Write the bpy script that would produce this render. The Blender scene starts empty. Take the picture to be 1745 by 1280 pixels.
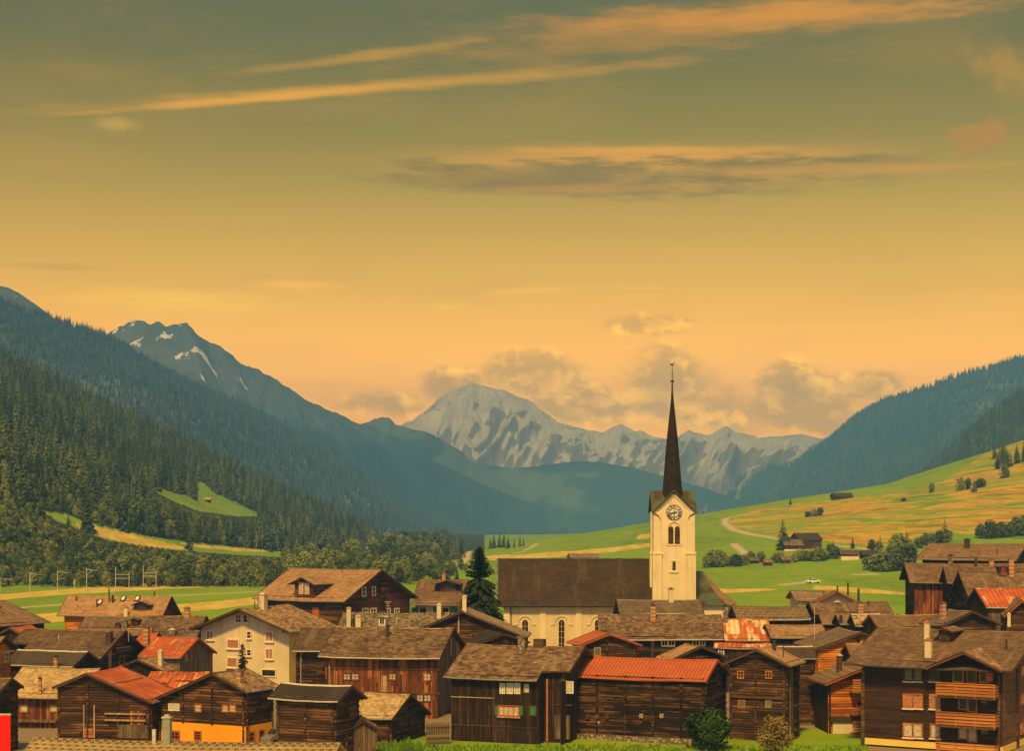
import bpy, bmesh, math, random
import numpy as np
from mathutils import Vector, Matrix, noise as mnoise

rnd = random.Random(7)
sc = bpy.context.scene
COL = sc.collection
R = math.radians

# ------------------------------------------------------------------ camera
FPX, HX, HY, CAMH = 2900.0, 872.5, 890.0, 19.5      # focal length in photo pixels, vanishing point, camera height
cam_d = bpy.data.cameras.new('camera')
cam = bpy.data.objects.new('camera', cam_d)
COL.objects.link(cam)
cam.location = (0, 0, CAMH)
cam.rotation_euler = (R(90), 0, 0)
cam_d.sensor_width = 36.0
cam_d.lens = 36.0 * FPX / 1745.0
cam_d.shift_y = (HY - 640.0) / 1745.0
cam_d.clip_start = 0.5
cam_d.clip_end = 60000
sc.camera = cam

# ------------------------------------------------------------------ render look
sc.view_settings.view_transform = 'Standard'
sc.view_settings.look = 'None'
sc.view_settings.gamma = 1.0
sc.view_settings.exposure = 0.0
cy = sc.cycles
cy.use_denoising = True
cy.max_bounces = 6
cy.diffuse_bounces = 3
cy.glossy_bounces = 2
cy.transmission_bounces = 2
cy.volume_bounces = 1
cy.transparent_max_bounces = 6

def lin(r, g, b):
    f = lambda c: (c / 255 / 12.92) if c / 255 <= 0.04045 else ((c / 255 + 0.055) / 1.055) ** 2.4
    return (f(r), f(g), f(b))

# ------------------------------------------------------------------ node helper
class NB:
    def __init__(s, tree):
        s.t = tree; s.n = tree.nodes; s.l = tree.links
    def new(s, typ, **kw):
        nd = s.n.new(typ)
        for k, v in kw.items(): setattr(nd, k, v)
        return nd
    def put(s, sock, v):
        if v is None: return
        if hasattr(v, 'is_output'): s.l.new(v, sock)
        elif isinstance(v, (tuple, list)):
            v = tuple(v)
            try: need = len(sock.default_value)
            except TypeError: need = 1
            if need == 4 and len(v) == 3: v = v + (1.0,)
            sock.default_value = v
        else: sock.default_value = v
    def m(s, op, a, b=None, c=None, clamp=False):
        nd = s.new('ShaderNodeMath', operation=op, use_clamp=clamp)
        s.put(nd.inputs[0], a); s.put(nd.inputs[1], b); s.put(nd.inputs[2], c)
        return nd.outputs[0]
    def add(s, a, b): return s.m('ADD', a, b)
    def sub(s, a, b): return s.m('SUBTRACT', a, b)
    def mul(s, a, b, clamp=False): return s.m('MULTIPLY', a, b, clamp=clamp)
    def mad(s, a, b, c): return s.m('MULTIPLY_ADD', a, b, c)
    def ss(s, x, lo, hi, a=0.0, b=1.0):
        nd = s.new('ShaderNodeMapRange', interpolation_type='SMOOTHSTEP')
        s.put(nd.inputs[0], x); s.put(nd.inputs[1], lo); s.put(nd.inputs[2], hi)
        s.put(nd.inputs[3], a); s.put(nd.inputs[4], b)
        return nd.outputs[0]
    def mix(s, f, a, b, blend='MIX'):
        nd = s.new('ShaderNodeMix', data_type='RGBA', blend_type=blend)
        nd.clamp_factor = True
        s.put(nd.inputs[0], f); s.put(nd.inputs[6], a); s.put(nd.inputs[7], b)
        return nd.outputs[2]
    def xyz(s, x, y, z):
        nd = s.new('ShaderNodeCombineXYZ')
        s.put(nd.inputs[0], x); s.put(nd.inputs[1], y); s.put(nd.inputs[2], z)
        return nd.outputs[0]
    def sep(s, v):
        nd = s.new('ShaderNodeSeparateXYZ'); s.put(nd.inputs[0], v)
        return nd.outputs[0], nd.outputs[1], nd.outputs[2]
    def noise(s, v, scale=1.0, detail=4.0, rough=0.55, dist=0.0, dims='3D'):
        nd = s.new('ShaderNodeTexNoise', noise_dimensions=dims)
        s.put(nd.inputs['Vector'], v); nd.inputs['Scale'].default_value = scale
        nd.inputs['Detail'].default_value = detail; nd.inputs['Roughness'].default_value = rough
        nd.inputs['Distortion'].default_value = dist
        return nd.outputs[0]
    def white(s, v):
        nd = s.new('ShaderNodeTexWhiteNoise', noise_dimensions='3D'); s.put(nd.inputs['Vector'], v)
        return nd.outputs[0]
    def vmul(s, v, k):
        nd = s.new('ShaderNodeVectorMath', operation='MULTIPLY'); s.put(nd.inputs[0], v); s.put(nd.inputs[1], k)
        return nd.outputs[0]
    def vadd(s, v, k):
        nd = s.new('ShaderNodeVectorMath', operation='ADD'); s.put(nd.inputs[0], v); s.put(nd.inputs[1], k)
        return nd.outputs[0]
    def ramp(s, f, stops, interp='LINEAR'):
        nd = s.new('ShaderNodeValToRGB'); cr = nd.color_ramp; cr.interpolation = interp
        while len(cr.elements) < len(stops): cr.elements.new(0.5)
        for e, (p, c) in zip(cr.elements, stops):
            e.position = p; e.color = tuple(c) + (1.0,) if len(c) == 3 else c
        s.put(nd.inputs[0], f)
        return nd.outputs[0]

# ------------------------------------------------------------------ air (see make_haze below)
HAZE_DENS, HAZE_COL, HAZE_GLOW = 2.1e-4, (0.125, 0.355, 0.84), (0.082, 0.155, 0.185)
def beyond(r, g, b, py, k=1.0):
    """radiance of the sky behind the haze at a given height so that it is seen as this sRGB colour"""
    e = math.atan((HY - py) / FPX); t = math.exp(-HAZE_DENS * min(545 / math.sin(max(e, .03)), 6700))
    return tuple(max(0.0, (c * k - l * (1 - t)) / t) for c, l in zip(lin(r, g, b), HAZE_GLOW))

# ------------------------------------------------------------------ world: sky with sunset clouds
SUN_EL, SUN_AZ = R(50), R(192)        # azimuth clockwise from +Y (the view): behind the camera, to its left
def px2dir(px, py):
    d = Vector(((px - HX) / FPX, 1.0, (HY - py) / FPX)).normalized()
    return math.atan2(d.x, d.y), math.asin(d.z)

world = bpy.data.worlds.new('World'); sc.world = world; world.use_nodes = True
nb = NB(world.node_tree); nb.n.clear()
tc = nb.new('ShaderNodeTexCoord').outputs['Generated']
dx, dy, dz = nb.sep(tc)
az = nb.m('ARCTAN2', dx, dy)
el = nb.m('ARCSINE', dz)
nish = nb.new('ShaderNodeTexSky', sky_type='NISHITA')
nish.sun_disc = False; nish.sun_elevation = SUN_EL; nish.sun_rotation = SUN_AZ
# clear sky colours by elevation (radians), brighter towards the sunset ahead
E = lambda py: px2dir(HX, py)[1] / 1.6
SKY = [(740, (252, 176, 40)), (620, (251, 183, 44)), (540, (240, 179, 48)), (480, (222, 173, 54)), (400, (201, 161, 58)), (320, (174, 147, 64)), (230, (147, 131, 72)), (100, (118, 114, 78)), (20, (106, 109, 82)), (-60, (98, 102, 82))]
sky_stops = [(0.0, beyond(*SKY[0][1], 740))] + [(E(y), beyond(*c, y)) for y, c in SKY] + [(0.42, (0.12, 0.14, 0.10)), (1.0, (0.17, 0.19, 0.17))]
sky = nb.ramp(nb.m('DIVIDE', el, 1.6), sky_stops)
ahead = nb.ss(nb.m('ABSOLUTE', az), 0.5, 1.7)
back = nb.ramp(nb.m('DIVIDE', el, 1.6), [(0.0, (0.50, 0.34, 0.12)), (0.25, (0.30, 0.23, 0.11)), (1.0, (0.17, 0.18, 0.15))])
sky = nb.mix(ahead, sky, back)
# broad uneven veil
veil = nb.noise(nb.xyz(nb.mul(az, 2.2), nb.mul(el, 9.0), 0.3), 3.0, 4, 0.55)
sky = nb.mix(nb.mul(nb.ss(veil, 0.45, 0.75), 0.16), sky, (0.98, 0.42, 0.0))

def fbm(sx, sy, seed, det=5, rough=0.6):
    return nb.noise(nb.xyz(nb.mul(az, sx), nb.mul(el, sy), seed), 1.0, det, rough)
wisp = fbm(28, 170, 1.7, 9, 0.62)
wisp2 = fbm(60, 60, 4.1, 6, 0.62)
billow = fbm(26, 36, 8.3, 9, 0.57)
billow_off = nb.noise(nb.vadd(nb.xyz(nb.mul(az, 26), nb.mul(el, 36), 8.3), (0.10, 0.20, 0.0)), 1.0, 9, 0.57)
def coords(px, py, rx, ry, tilt=0.0, bend=0.0):
    a0, e0 = px2dir(px, py)
    du = nb.sub(az, a0); dv = nb.sub(el, e0)
    ct, st = math.cos(tilt), math.sin(tilt)
    u = nb.add(nb.mul(du, ct), nb.mul(dv, st)); v = nb.sub(nb.mul(dv, ct), nb.mul(du, st))
    u = nb.mul(u, FPX / rx)
    v = nb.mul(v, FPX / ry)
    if bend: v = nb.sub(v, nb.mul(nb.mul(u, u), bend))
    return u, v
def blob(px, py, rx, ry, tilt=0.0, bend=0.0, n=None, amp=1.2, soft=0.55):
    u, v = coords(px, py, rx, ry, tilt, bend)
    d = nb.m('SQRT', nb.add(nb.mul(u, u), nb.mul(v, v)))
    d = nb.add(d, nb.mul(nb.sub(n if n is not None else wisp, 0.5), amp))
    return nb.ss(d, 1.0 + 0.15, 1.0 - soft, 0.0, 1.0), u, v
def streak(sky, strength, col, *a, **k):
    mk, u, v = blob(*a, **k)
    return nb.mix(nb.mul(mk, strength), sky, col)
# long arc, upper smear, wisps (colours as seen, at their height)
for st, c, px, py, *k in (
        (.75, (205, 152, 66), 640, 148, 640, 13, .088, -.9, wisp, 1.3, .9), (.9, (228, 163, 62), 430, 168, 330, 9, .115, -.3, wisp, 1.1, .9),
        (.7, (186, 135, 58), 1180, 42, 560, 50, .075, -.25, wisp, 1.8, 1.0), (.9, (212, 145, 52), 1330, 26, 400, 27, 0, -.2, wisp, 1.6, 1.0),
        (.75, (190, 145, 66), 620, 96, 250, 11, .15, 0, wisp, 1.2, .9), (.6, (205, 167, 84), 205, 212, 48, 15, .05, 0, wisp2, 1.5, .9),
        (.6, (190, 142, 66), 1715, 120, 75, 42, -.45, 0, wisp2, 2.2, .9), (.95, (176, 132, 24), 1664, 234, 60, 30, .25, 0, wisp2, 2.6, .45),
        (.85, (244, 183, 64), 510, 486, 95, 13, 0, 0, wisp, 1.0, .9), (.75, (246, 195, 72), 310, 516, 200, 26, -.02, 0, wisp, 1.6, .9),
        (.7, (246, 189, 62), 760, 522, 45, 7, 0, 0, wisp, 1.0, .9), (.6, (244, 185, 62), 900, 496, 100, 8, .05, 0, wisp, 1.0, .9),
        (.5, (196, 153, 62), 90, 454, 110, 8, 0, 0, wisp, 1.0, .9), (.7, (250, 185, 58), 1330, 562, 260, 15, 0, 0, wisp, 1.4, 1.0), (.5, (240, 179, 60), 1100, 490, 120, 6, -.05, 0, wisp, 1.2, .9)):
    sky = streak(sky, st, beyond(*c, py), px, py, *k)
# big lenticular: dark olive-brown body, orange lower side, lit upper edge
V = lambda *c: beyond(*c, 292)
mk, u, v = blob(1110, 293, 500, 47, -0.006, 0.10, wisp, 0.62, 0.5)
lit = nb.ss(nb.add(v, nb.mul(nb.sub(wisp, 0.5), 1.6)), 0.15, 0.85)
dark = nb.mix(nb.ss(wisp, 0.38, 0.62), V(140, 120, 34), V(184, 144, 34))
sky = nb.mix(nb.mul(mk, 0.95), sky, nb.mix(lit, dark, V(218, 156, 40)))
sky = streak(sky, 0.8, V(144, 122, 34), 900, 304, 260, 27, 0.0, 0.0, wisp, 0.9, 0.8)
sky = streak(sky, 0.7, V(186, 139, 48), 1000, 322, 210, 10, 0.0, 0.0, wisp, 0.9, 0.9)
sky = streak(sky, 0.75, V(200, 149, 54), 1470, 288, 330, 12, -0.02, 0.0, wisp, 1.0, 0.9)
sky = streak(sky, 0.8, V(218, 158, 40), 1080, 256, 260, 8, -0.01, 0.0, wisp, 1.2, 0.9)
# cumulus bank over the far peaks
def gauss(px, py, rx, ry, h):
    u, v = coords(px, py, rx, ry)
    return nb.mul(nb.m('EXPONENT', nb.mul(nb.add(nb.mul(u, u), nb.mul(v, v)), -1.0)), h)
bias = None
for g in ((640, 688, 90, 26, .50), (770, 660, 55, 32, .50), (925, 640, 85, 38, .66), (1000, 690, 110, 42, .56), (1130, 660, 85, 60, .68),
          (1210, 700, 110, 44, .54), (1350, 665, 62, 44, .62), (1400, 715, 150, 36, .54), (1482, 656, 66, 26, .58), (1090, 552, 80, 17, .62),
          (1300, 735, 160, 26, .35)):
    q = gauss(*g); bias = q if bias is None else nb.m('MAXIMUM', bias, q)
dens = nb.add(bias, nb.mul(nb.sub(billow, 0.5), 1.1))
mask = nb.ss(dens, 0.10, 0.38)
rim = nb.ss(nb.sub(billow, billow_off), -0.06, 0.12)
V = lambda *c: beyond(*c, 650)
cc = nb.mix(rim, V(188, 150, 40), V(252, 190, 40))
cc = nb.mix(nb.mul(nb.ss(dens, 0.35, 0.75), 0.65), cc, V(170, 138, 40))
mask = nb.mul(mask, nb.ss(bias, 0.04, 0.20))
sky = nb.mix(nb.mul(mask, 0.9), sky, cc)
bg1 = nb.new('ShaderNodeBackground'); nb.put(bg1.inputs[0], sky); bg1.inputs[1].default_value = 1.0
bg2 = nb.new('ShaderNodeBackground'); nb.put(bg2.inputs[0], nish.outputs[0]); nb.put(bg2.inputs[1], nb.mul(nb.m('MAXIMUM', nb.mul(ahead, ahead), nb.ss(el, 0.5, 1.1)), 0.055))
ad = nb.new('ShaderNodeAddShader'); nb.l.new(bg1.outputs[0], ad.inputs[0]); nb.l.new(bg2.outputs[0], ad.inputs[1])
wo = nb.new('ShaderNodeOutputWorld'); nb.l.new(ad.outputs[0], wo.inputs[0])
world.cycles.sampling_method = 'MANUAL'; world.cycles.sample_map_resolution = 512

# ------------------------------------------------------------------ sun
sun_d = bpy.data.lights.new('sun', 'SUN'); sun = bpy.data.objects.new('sun', sun_d); COL.objects.link(sun)
sun_d.energy = 4.9; sun_d.angle = R(6); sun_d.color = (1.0, 0.62, 0.165)
sdir = Vector((math.sin(SUN_AZ) * math.cos(SUN_EL), math.cos(SUN_AZ) * math.cos(SUN_EL), math.sin(SUN_EL)))
sun.rotation_euler = sdir.to_track_quat('Z', 'Y').to_euler()
sun.location = sdir * 400

# ------------------------------------------------------------------ haze (one closed even volume)
def at(px, py, D): return Vector(((px - HX) * D / FPX, D, CAMH + (HY - py) * D / FPX))
HZ = ((-3700, -60, -8), (5400, 7000, 568))
def make_haze(density, color):
    (x0, y0, z0), (x1, y1, z1) = HZ
    me = bpy.data.meshes.new('haze')
    me.from_pydata([(x, y, z) for x in (x0, x1) for y in (y0, y1) for z in (z0, z1)], [],
                   [(0, 1, 3, 2), (4, 6, 7, 5), (0, 4, 5, 1), (2, 3, 7, 6), (0, 2, 6, 4), (1, 5, 7, 3)])
    ob = bpy.data.objects.new('haze', me); COL.objects.link(ob)
    m = bpy.data.materials.new('haze_air'); m.use_nodes = True
    t = m.node_tree; t.nodes.clear()
    pv = t.nodes.new('ShaderNodeVolumePrincipled')
    pv.inputs['Color'].default_value = color + (1,)
    pv.inputs['Density'].default_value = density
    pv.inputs['Anisotropy'].default_value = -0.3
    o = t.nodes.new('ShaderNodeOutputMaterial'); t.links.new(pv.outputs[0], o.inputs['Volume'])
    me.materials.append(m)
    ob['kind'] = 'stuff'; ob['label'] = 'blue evening haze filling the valley air'
    return ob

# ------------------------------------------------------------------ material helper
def mat(name, build, rough=0.85, spec=0.25, metal=0.0):
    m = bpy.data.materials.new(name); m.use_nodes = True
    t = m.node_tree; t.nodes.clear()
    b = NB(t)
    p = b.new('ShaderNodeBsdfPrincipled'); o = b.new('ShaderNodeOutputMaterial'); b.l.new(p.outputs[0], o.inputs[0])
    p.inputs['Roughness'].default_value = rough
    p.inputs['Specular IOR Level'].default_value = spec
    p.inputs['Metallic'].default_value = metal
    res = build(b)
    if isinstance(res, tuple) and len(res) == 2 and (hasattr(res[0], 'is_output') or isinstance(res[0], tuple)):
        colr, h = res
    else: colr, h = res, None
    b.put(p.inputs['Base Color'], colr)
    if h is not None:
        hs, dist = h
        bu = b.new('ShaderNodeBump'); bu.inputs['Strength'].default_value = 1.0
        bu.inputs['Distance'].default_value = dist; b.put(bu.inputs['Height'], hs)
        b.l.new(bu.outputs[0], p.inputs['Normal'])
    return m
def attr(b, name):
    nd = b.new('ShaderNodeAttribute', attribute_name=name); return nd.outputs['Fac']
def objc(b): return b.new('ShaderNodeTexCoord').outputs['Object']
def geop(b): return b.new('ShaderNodeNewGeometry').outputs['Position']
def uvc(b): return b.new('ShaderNodeTexCoord').outputs['UV']
def orand(b): return b.new('ShaderNodeObjectInfo').outputs['Random']

# ------------------------------------------------------------------ terrain
def sstep(x, a, b):
    t = np.clip((x - a) / (b - a), 0, 1); return t * t * (3 - 2 * t)
def fnoise(x, y, s, seed=0.0, octv=4):
    """cheap value fbm on numpy arrays"""
    out = np.zeros_like(x, dtype=float); amp = 1.0; tot = 0
    for o in range(octv):
        X = x / s + seed * 17.3 + o * 5.1; Y = y / s - seed * 9.7 + o * 3.3
        xi = np.floor(X); yi = np.floor(Y); fx = X - xi; fy = Y - yi
        fx = fx * fx * (3 - 2 * fx); fy = fy * fy * (3 - 2 * fy)
        h = lambda a, c: np.modf(np.abs(np.sin(a * 127.1 + c * 311.7 + seed) * 43758.5453))[0]
        v = (h(xi, yi) * (1 - fx) + h(xi + 1, yi) * fx) * (1 - fy) + (h(xi, yi + 1) * (1 - fx) + h(xi + 1, yi + 1) * fx) * fy
        out += amp * (v - 0.5); tot += amp; amp *= 0.5; s = s / 2.03
    return out / tot * 2
def zt(x, y):
    x = np.asarray(x, float); y = np.asarray(y, float)
    # right-hand meadow hill
    ramp = sstep(y, 430, 1010)
    hill = ramp * np.clip(0.160 * x + 6.2, 0, None) * (1 - 0.9 * sstep(y, 1010, 1500))
    steep = sstep(y, 560, 1080) * np.clip(x - 230, 0, None) * 0.16
    # left-hand forest side
    s = -x - 104
    left = 0.49 * np.where(s > 25, s - 12.5, np.clip(s, 0, 25) ** 2 / 50.0) * sstep(y, 490, 700)
    left = left * (1 - sstep(y, 1500, 2300) * 0.85)
    bump = fnoise(x, y, 90, 1.0, 3) * np.clip((y - 520) / 500, 0, 1) * 1.6
    # the village ground climbs a little to the right
    vill = sstep(x, 34, 62) * sstep(y, 168, 205) * (1 - sstep(y, 240, 330)) * 4.0
    und = fnoise(x, y, 26, 3.0, 3) * 0.25
    return hill + steep + left + bump + vill + und
def hit(px, py, dmin=80, dmax=2600, n=5000):
    """where the ray through a photo pixel meets the terrain"""
    D = np.exp(np.linspace(math.log(dmin), math.log(dmax), n))
    X = (px - HX) / FPX * D; Z = CAMH + (HY - py) / FPX * D
    g = zt(X, D)
    k = np.nonzero(Z <= g)[0]
    k = k[0] if len(k) else n - 1
    return Vector((X[k], D[k], float(g[k])))
def to_px(x, y, z): return HX + x * FPX / y, HY - (z - CAMH) * FPX / y
def in_poly(px, py, poly):
    px = np.asarray(px, float); py = np.asarray(py, float)
    c = np.zeros(px.shape, bool); n = len(poly); j = n - 1
    for i in range(n):
        xi, yi = poly[i]; xj, yj = poly[j]
        cond = ((yi > py) != (yj > py)) & (px < (xj - xi) * (py - yi) / ((yj - yi) or 1e-9) + xi)
        c ^= cond; j = i
    return c
# ground-plan polygons, traced where their outlines meet the terrain
FIELD_HAY = [  # mown / ripe strips
    [(0, 1052), (104, 1044), (300, 1031), (432, 1019), (460, 1018), (440, 1030), (393, 1036), (316, 1043), (180, 1053), (60, 1064), (0, 1070)],
    [(0, 1014), (130, 1003), (330, 994), (470, 990), (560, 985), (560, 993), (430, 998), (300, 1004), (100, 1014), (0, 1024)],
    [(830, 948), (1000, 938), (1115, 925), (1115, 932), (1000, 946), (900, 953), (830, 955)],
    [(1085, 913), (1115, 908), (1115, 916), (1085, 920)],
    [(1215, 1004), (1300, 1003), (1330, 1006), (1230, 1012)],
    [(1390, 999), (1440, 1000), (1545, 1010), (1545, 1014), (1430, 1008), (1385, 1004)],
    [(130, 892), (190, 903), (300, 930), (330, 938), (260, 935), (170, 915), (140, 905)],
    [(300, 925), (440, 937), (480, 941), (420, 940), (330, 933)],
]
PATHS = [
    ([(0, 1039), (36, 1036), (104, 1031), (200, 1023), (298, 1016), (438, 1009)], 1.4),
    ([(1290, 873), (1256, 880), (1236, 884), (1236, 893), (1250, 903), (1285, 912), (1335, 920)], 1.7),
    ([(1250, 927), (1262, 937), (1274, 947)], 1.5),
    ([(897, 938), (908, 932), (915, 927)], 1.4), ([(880, 943), (893, 940)], 1.4),
    ([(1335, 997), (1372, 993), (1390, 990)], 1.7), ([(1460, 980), (1490, 979)], 1.5),
    ([(780, 965), (795, 952), (800, 940)], 1.7),
    ([(1420, 930), (1470, 935), (1512, 940)], 1.4),
]
def build_ground():
    pxs = np.concatenate([np.linspace(-1500, -120, 60), np.linspace(-100, 1850, 830), np.linspace(1870, 3300, 60)])
    D = np.concatenate([np.linspace(-60, 70, 10), np.linspace(80, 300, 90), 1 / np.linspace(1 / 303, 1 / 1150, 250), np.linspace(1165, 2600, 90)])
    PX, DD = np.meshgrid(pxs, D)
    W = np.where(DD > 80, DD, 80.0)
    X = (PX - HX) / FPX * W; Y = DD
    Z = zt(X, Y)
    nr, nc = X.shape
    verts = np.stack([X, Y, Z], -1).reshape(-1, 3)
    idx = np.arange(nr * nc).reshape(nr, nc)
    faces = np.stack([idx[:-1, :-1], idx[:-1, 1:], idx[1:, 1:], idx[1:, :-1]], -1).reshape(-1, 4)
    me = bpy.data.meshes.new('ground')
    me.vertices.add(len(verts)); me.vertices.foreach_set('co', verts.ravel())
    me.loops.add(faces.size); me.loops.foreach_set('vertex_index', faces.ravel())
    me.polygons.add(len(faces)); me.polygons.foreach_set('loop_start', np.arange(0, faces.size, 4))
    me.update(calc_edges=True)
    me.polygons.foreach_set('use_smooth', np.ones(len(faces), bool))
    Zf = verts[:, 2]; Yf = np.maximum(verts[:, 1], 60)
    qx = HX + verts[:, 0] * FPX / Yf; qy = HY - (Zf - CAMH) * FPX / Yf
    jx = fnoise(verts[:, 0], verts[:, 1], 12, 5.0, 3) * 6; jy = fnoise(verts[:, 0], verts[:, 1], 14, 6.0, 3) * 1.3
    hay = np.zeros(len(verts))
    for p in FIELD_HAY: hay = np.maximum(hay, in_poly(qx + jx, qy + jy, p))
    path = np.zeros(len(verts))
    for pts, w in PATHS:
        ws = [hit(*p) for p in pts]
        for a, b in zip(ws[:-1], ws[1:]):
            ax, ay = a.x, a.y; bx, by = b.x - a.x, b.y - a.y
            t = np.clip(((verts[:, 0] - ax) * bx + (verts[:, 1] - ay) * by) / (bx * bx + by * by + 1e-9), 0, 1)
            d = np.hypot(verts[:, 0] - ax - t * bx, (verts[:, 1] - ay - t * by) * 0.6)
            path = np.maximum(path, np.clip(1.6 - d / w, 0, 1))
    # the dry hillside
    dry = in_poly(qx + jx * 2, qy + jy * 2, [(1236, 895), (1290, 868), (1500, 845), (1800, 780), (1800, 925), (1600, 905), (1500, 935), (1360, 915), (1290, 905)]).astype(float)
    dry = np.maximum(dry, 0.8 * in_poly(qx, qy, [(1560, 850), (1640, 800), (1690, 765), (1800, 700), (1800, 800)]))
    wood = ((verts[:, 1] > 520) & (-verts[:, 0] - 104 > -20 + np.clip(700 - verts[:, 1], 0, 999) * .3)).astype(float)
    wood = np.maximum(wood, ((verts[:, 1] > 800) & (verts[:, 0] > -120) & (qx < 825)).astype(float))
    for pp in ([(262, 828), (300, 842), (338, 848), (332, 824), (345, 822), (368, 842), (402, 856), (448, 880), (402, 880), (340, 872), (290, 852), (262, 836)],
               [(66, 870), (110, 877), (150, 891), (250, 914), (330, 924), (420, 934), (488, 942), (482, 950), (400, 946), (300, 938), (225, 928), (180, 920), (140, 905), (98, 888)]):
        wood *= 1 - in_poly(qx, qy, pp)
    yard = ((verts[:, 1] > 100) & (verts[:, 1] < 262) & (np.abs(verts[:, 0]) < 95)).astype(float)
    yard *= 1 - in_poly(qx, qy, [(600, 1300), (600, 1262), (640, 1240), (770, 1262), (1400, 1240), (1480, 1262), (1480, 1300)])
    for nme, arr in (('hay', hay), ('path', path), ('dry', dry), ('yard', yard), ('wood', wood)):
        a = me.attributes.new(nme, 'FLOAT', 'POINT'); a.data.foreach_set('value', arr.astype(np.float32))
    ob = bpy.data.objects.new('ground', me); COL.objects.link(ob); ob['kind'] = 'structure'
    def mk(b):
        p = geop(b); x, y, z = b.sep(p)
        big = b.noise(b.vmul(p, (0.02, 0.008, 0.0)), 1.0, 5, 0.6)
        fine = b.noise(b.vmul(p, (0.25, 0.06, 0.1)), 1.0, 4, 0.65)
        blades = b.noise(b.vmul(p, (6, 6, 6)), 1.0, 3, 0.7)
        g = b.mix(b.ss(big, 0.35, 0.65), (0.125, 0.255, 0.006), (0.235, 0.37, 0.006))
        g = b.mix(b.mul(b.ss(fine, 0.35, 0.7), 0.55), g, (0.31, 0.38, 0.008))
        mow = b.noise(b.xyz(b.mul(x, 0.05), b.mul(y, 0.35), 3.0), 1.0, 5, 0.65)
        g = b.mix(b.mul(b.ss(mow, 0.5, 0.68), 0.5), g, (0.34, 0.36, 0.02))
        g = b.mix(b.mul(b.ss(mow, 0.46, 0.32), 0.5), g, (0.085, 0.185, 0.005))
        g = b.mix(b.mul(b.ss(blades, 0.4, 0.65), 0.35), g, (0.05, 0.10, 0.008))
        hcol = b.mix(b.ss(fine, 0.3, 0.7), (0.50, 0.33, 0.045), (0.68, 0.52, 0.09))
        # dry hillside: uneven patches that follow the contours, straw, rust and green, with thin dark banks
        wq = b.noise(b.vmul(p, (0.02, 0.02, 0.06)), 1.0, 3, 0.5)
        hz = b.add(b.add(b.mul(y, 0.022), b.mul(z, 0.20)), b.mul(wq, 1.6))
        strips = b.noise(b.xyz(b.mul(x, 0.018), hz, 2.0), 1.0, 8, 0.68, 1.2)
        streaks = b.noise(b.xyz(b.mul(x, 0.06), b.mul(hz, 3.2), 7.0), 1.0, 5, 0.65, 0.6)
        tt = b.add(b.mul(strips, 0.72), b.mul(streaks, 0.28))
        dcol = b.ramp(tt, [(0.36, (0.09, 0.20, 0.005)), (0.44, (0.20, 0.30, 0.008)), (0.485, (0.40, 0.34, 0.014)), (0.525, (0.60, 0.36, 0.02)),
                           (0.565, (0.52, 0.22, 0.016)), (0.60, (0.22, 0.22, 0.012)), (0.65, (0.12, 0.24, 0.006)), (0.72, (0.50, 0.36, 0.02))])
        bank = b.ss(b.m('ABSOLUTE', b.sub(b.noise(b.xyz(b.mul(x, 0.022), b.mul(hz, 1.5), 19.0), 1.0, 4, 0.6), 0.5)), 0.018, 0.004)
        dcol = b.mix(b.mul(bank, 0.65), dcol, (0.09, 0.075, 0.012))
        isl = b.ss(b.noise(b.xyz(b.mul(x, 0.011), b.mul(hz, 0.55), 31.0), 1.0, 4, 0.6, 0.8), 0.50, 0.60)
        c = b.mix(b.mul(attr(b, 'dry'), b.mad(isl, -0.75, 1.0)), g, dcol)
        c = b.mix(attr(b, 'hay'), c, hcol)
        c = b.mix(attr(b, 'wood'), c, b.mix(fine, (0.02, 0.035, 0.012), (0.05, 0.065, 0.02)))
        pcol = b.mix(fine, (0.46, 0.36, 0.20), (0.58, 0.46, 0.27))
        c = b.mix(attr(b, 'path'), c, pcol)
        c = b.mix(attr(b, 'yard'), c, b.mix(blades, (0.20, 0.16, 0.10), (0.30, 0.23, 0.14)))
        return c, (b.add(blades, b.mul(fine, 3.0)), 0.08)
    me.materials.append(mat('meadow', mk, 0.95, 0.1))
    return ob
build_ground()

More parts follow.
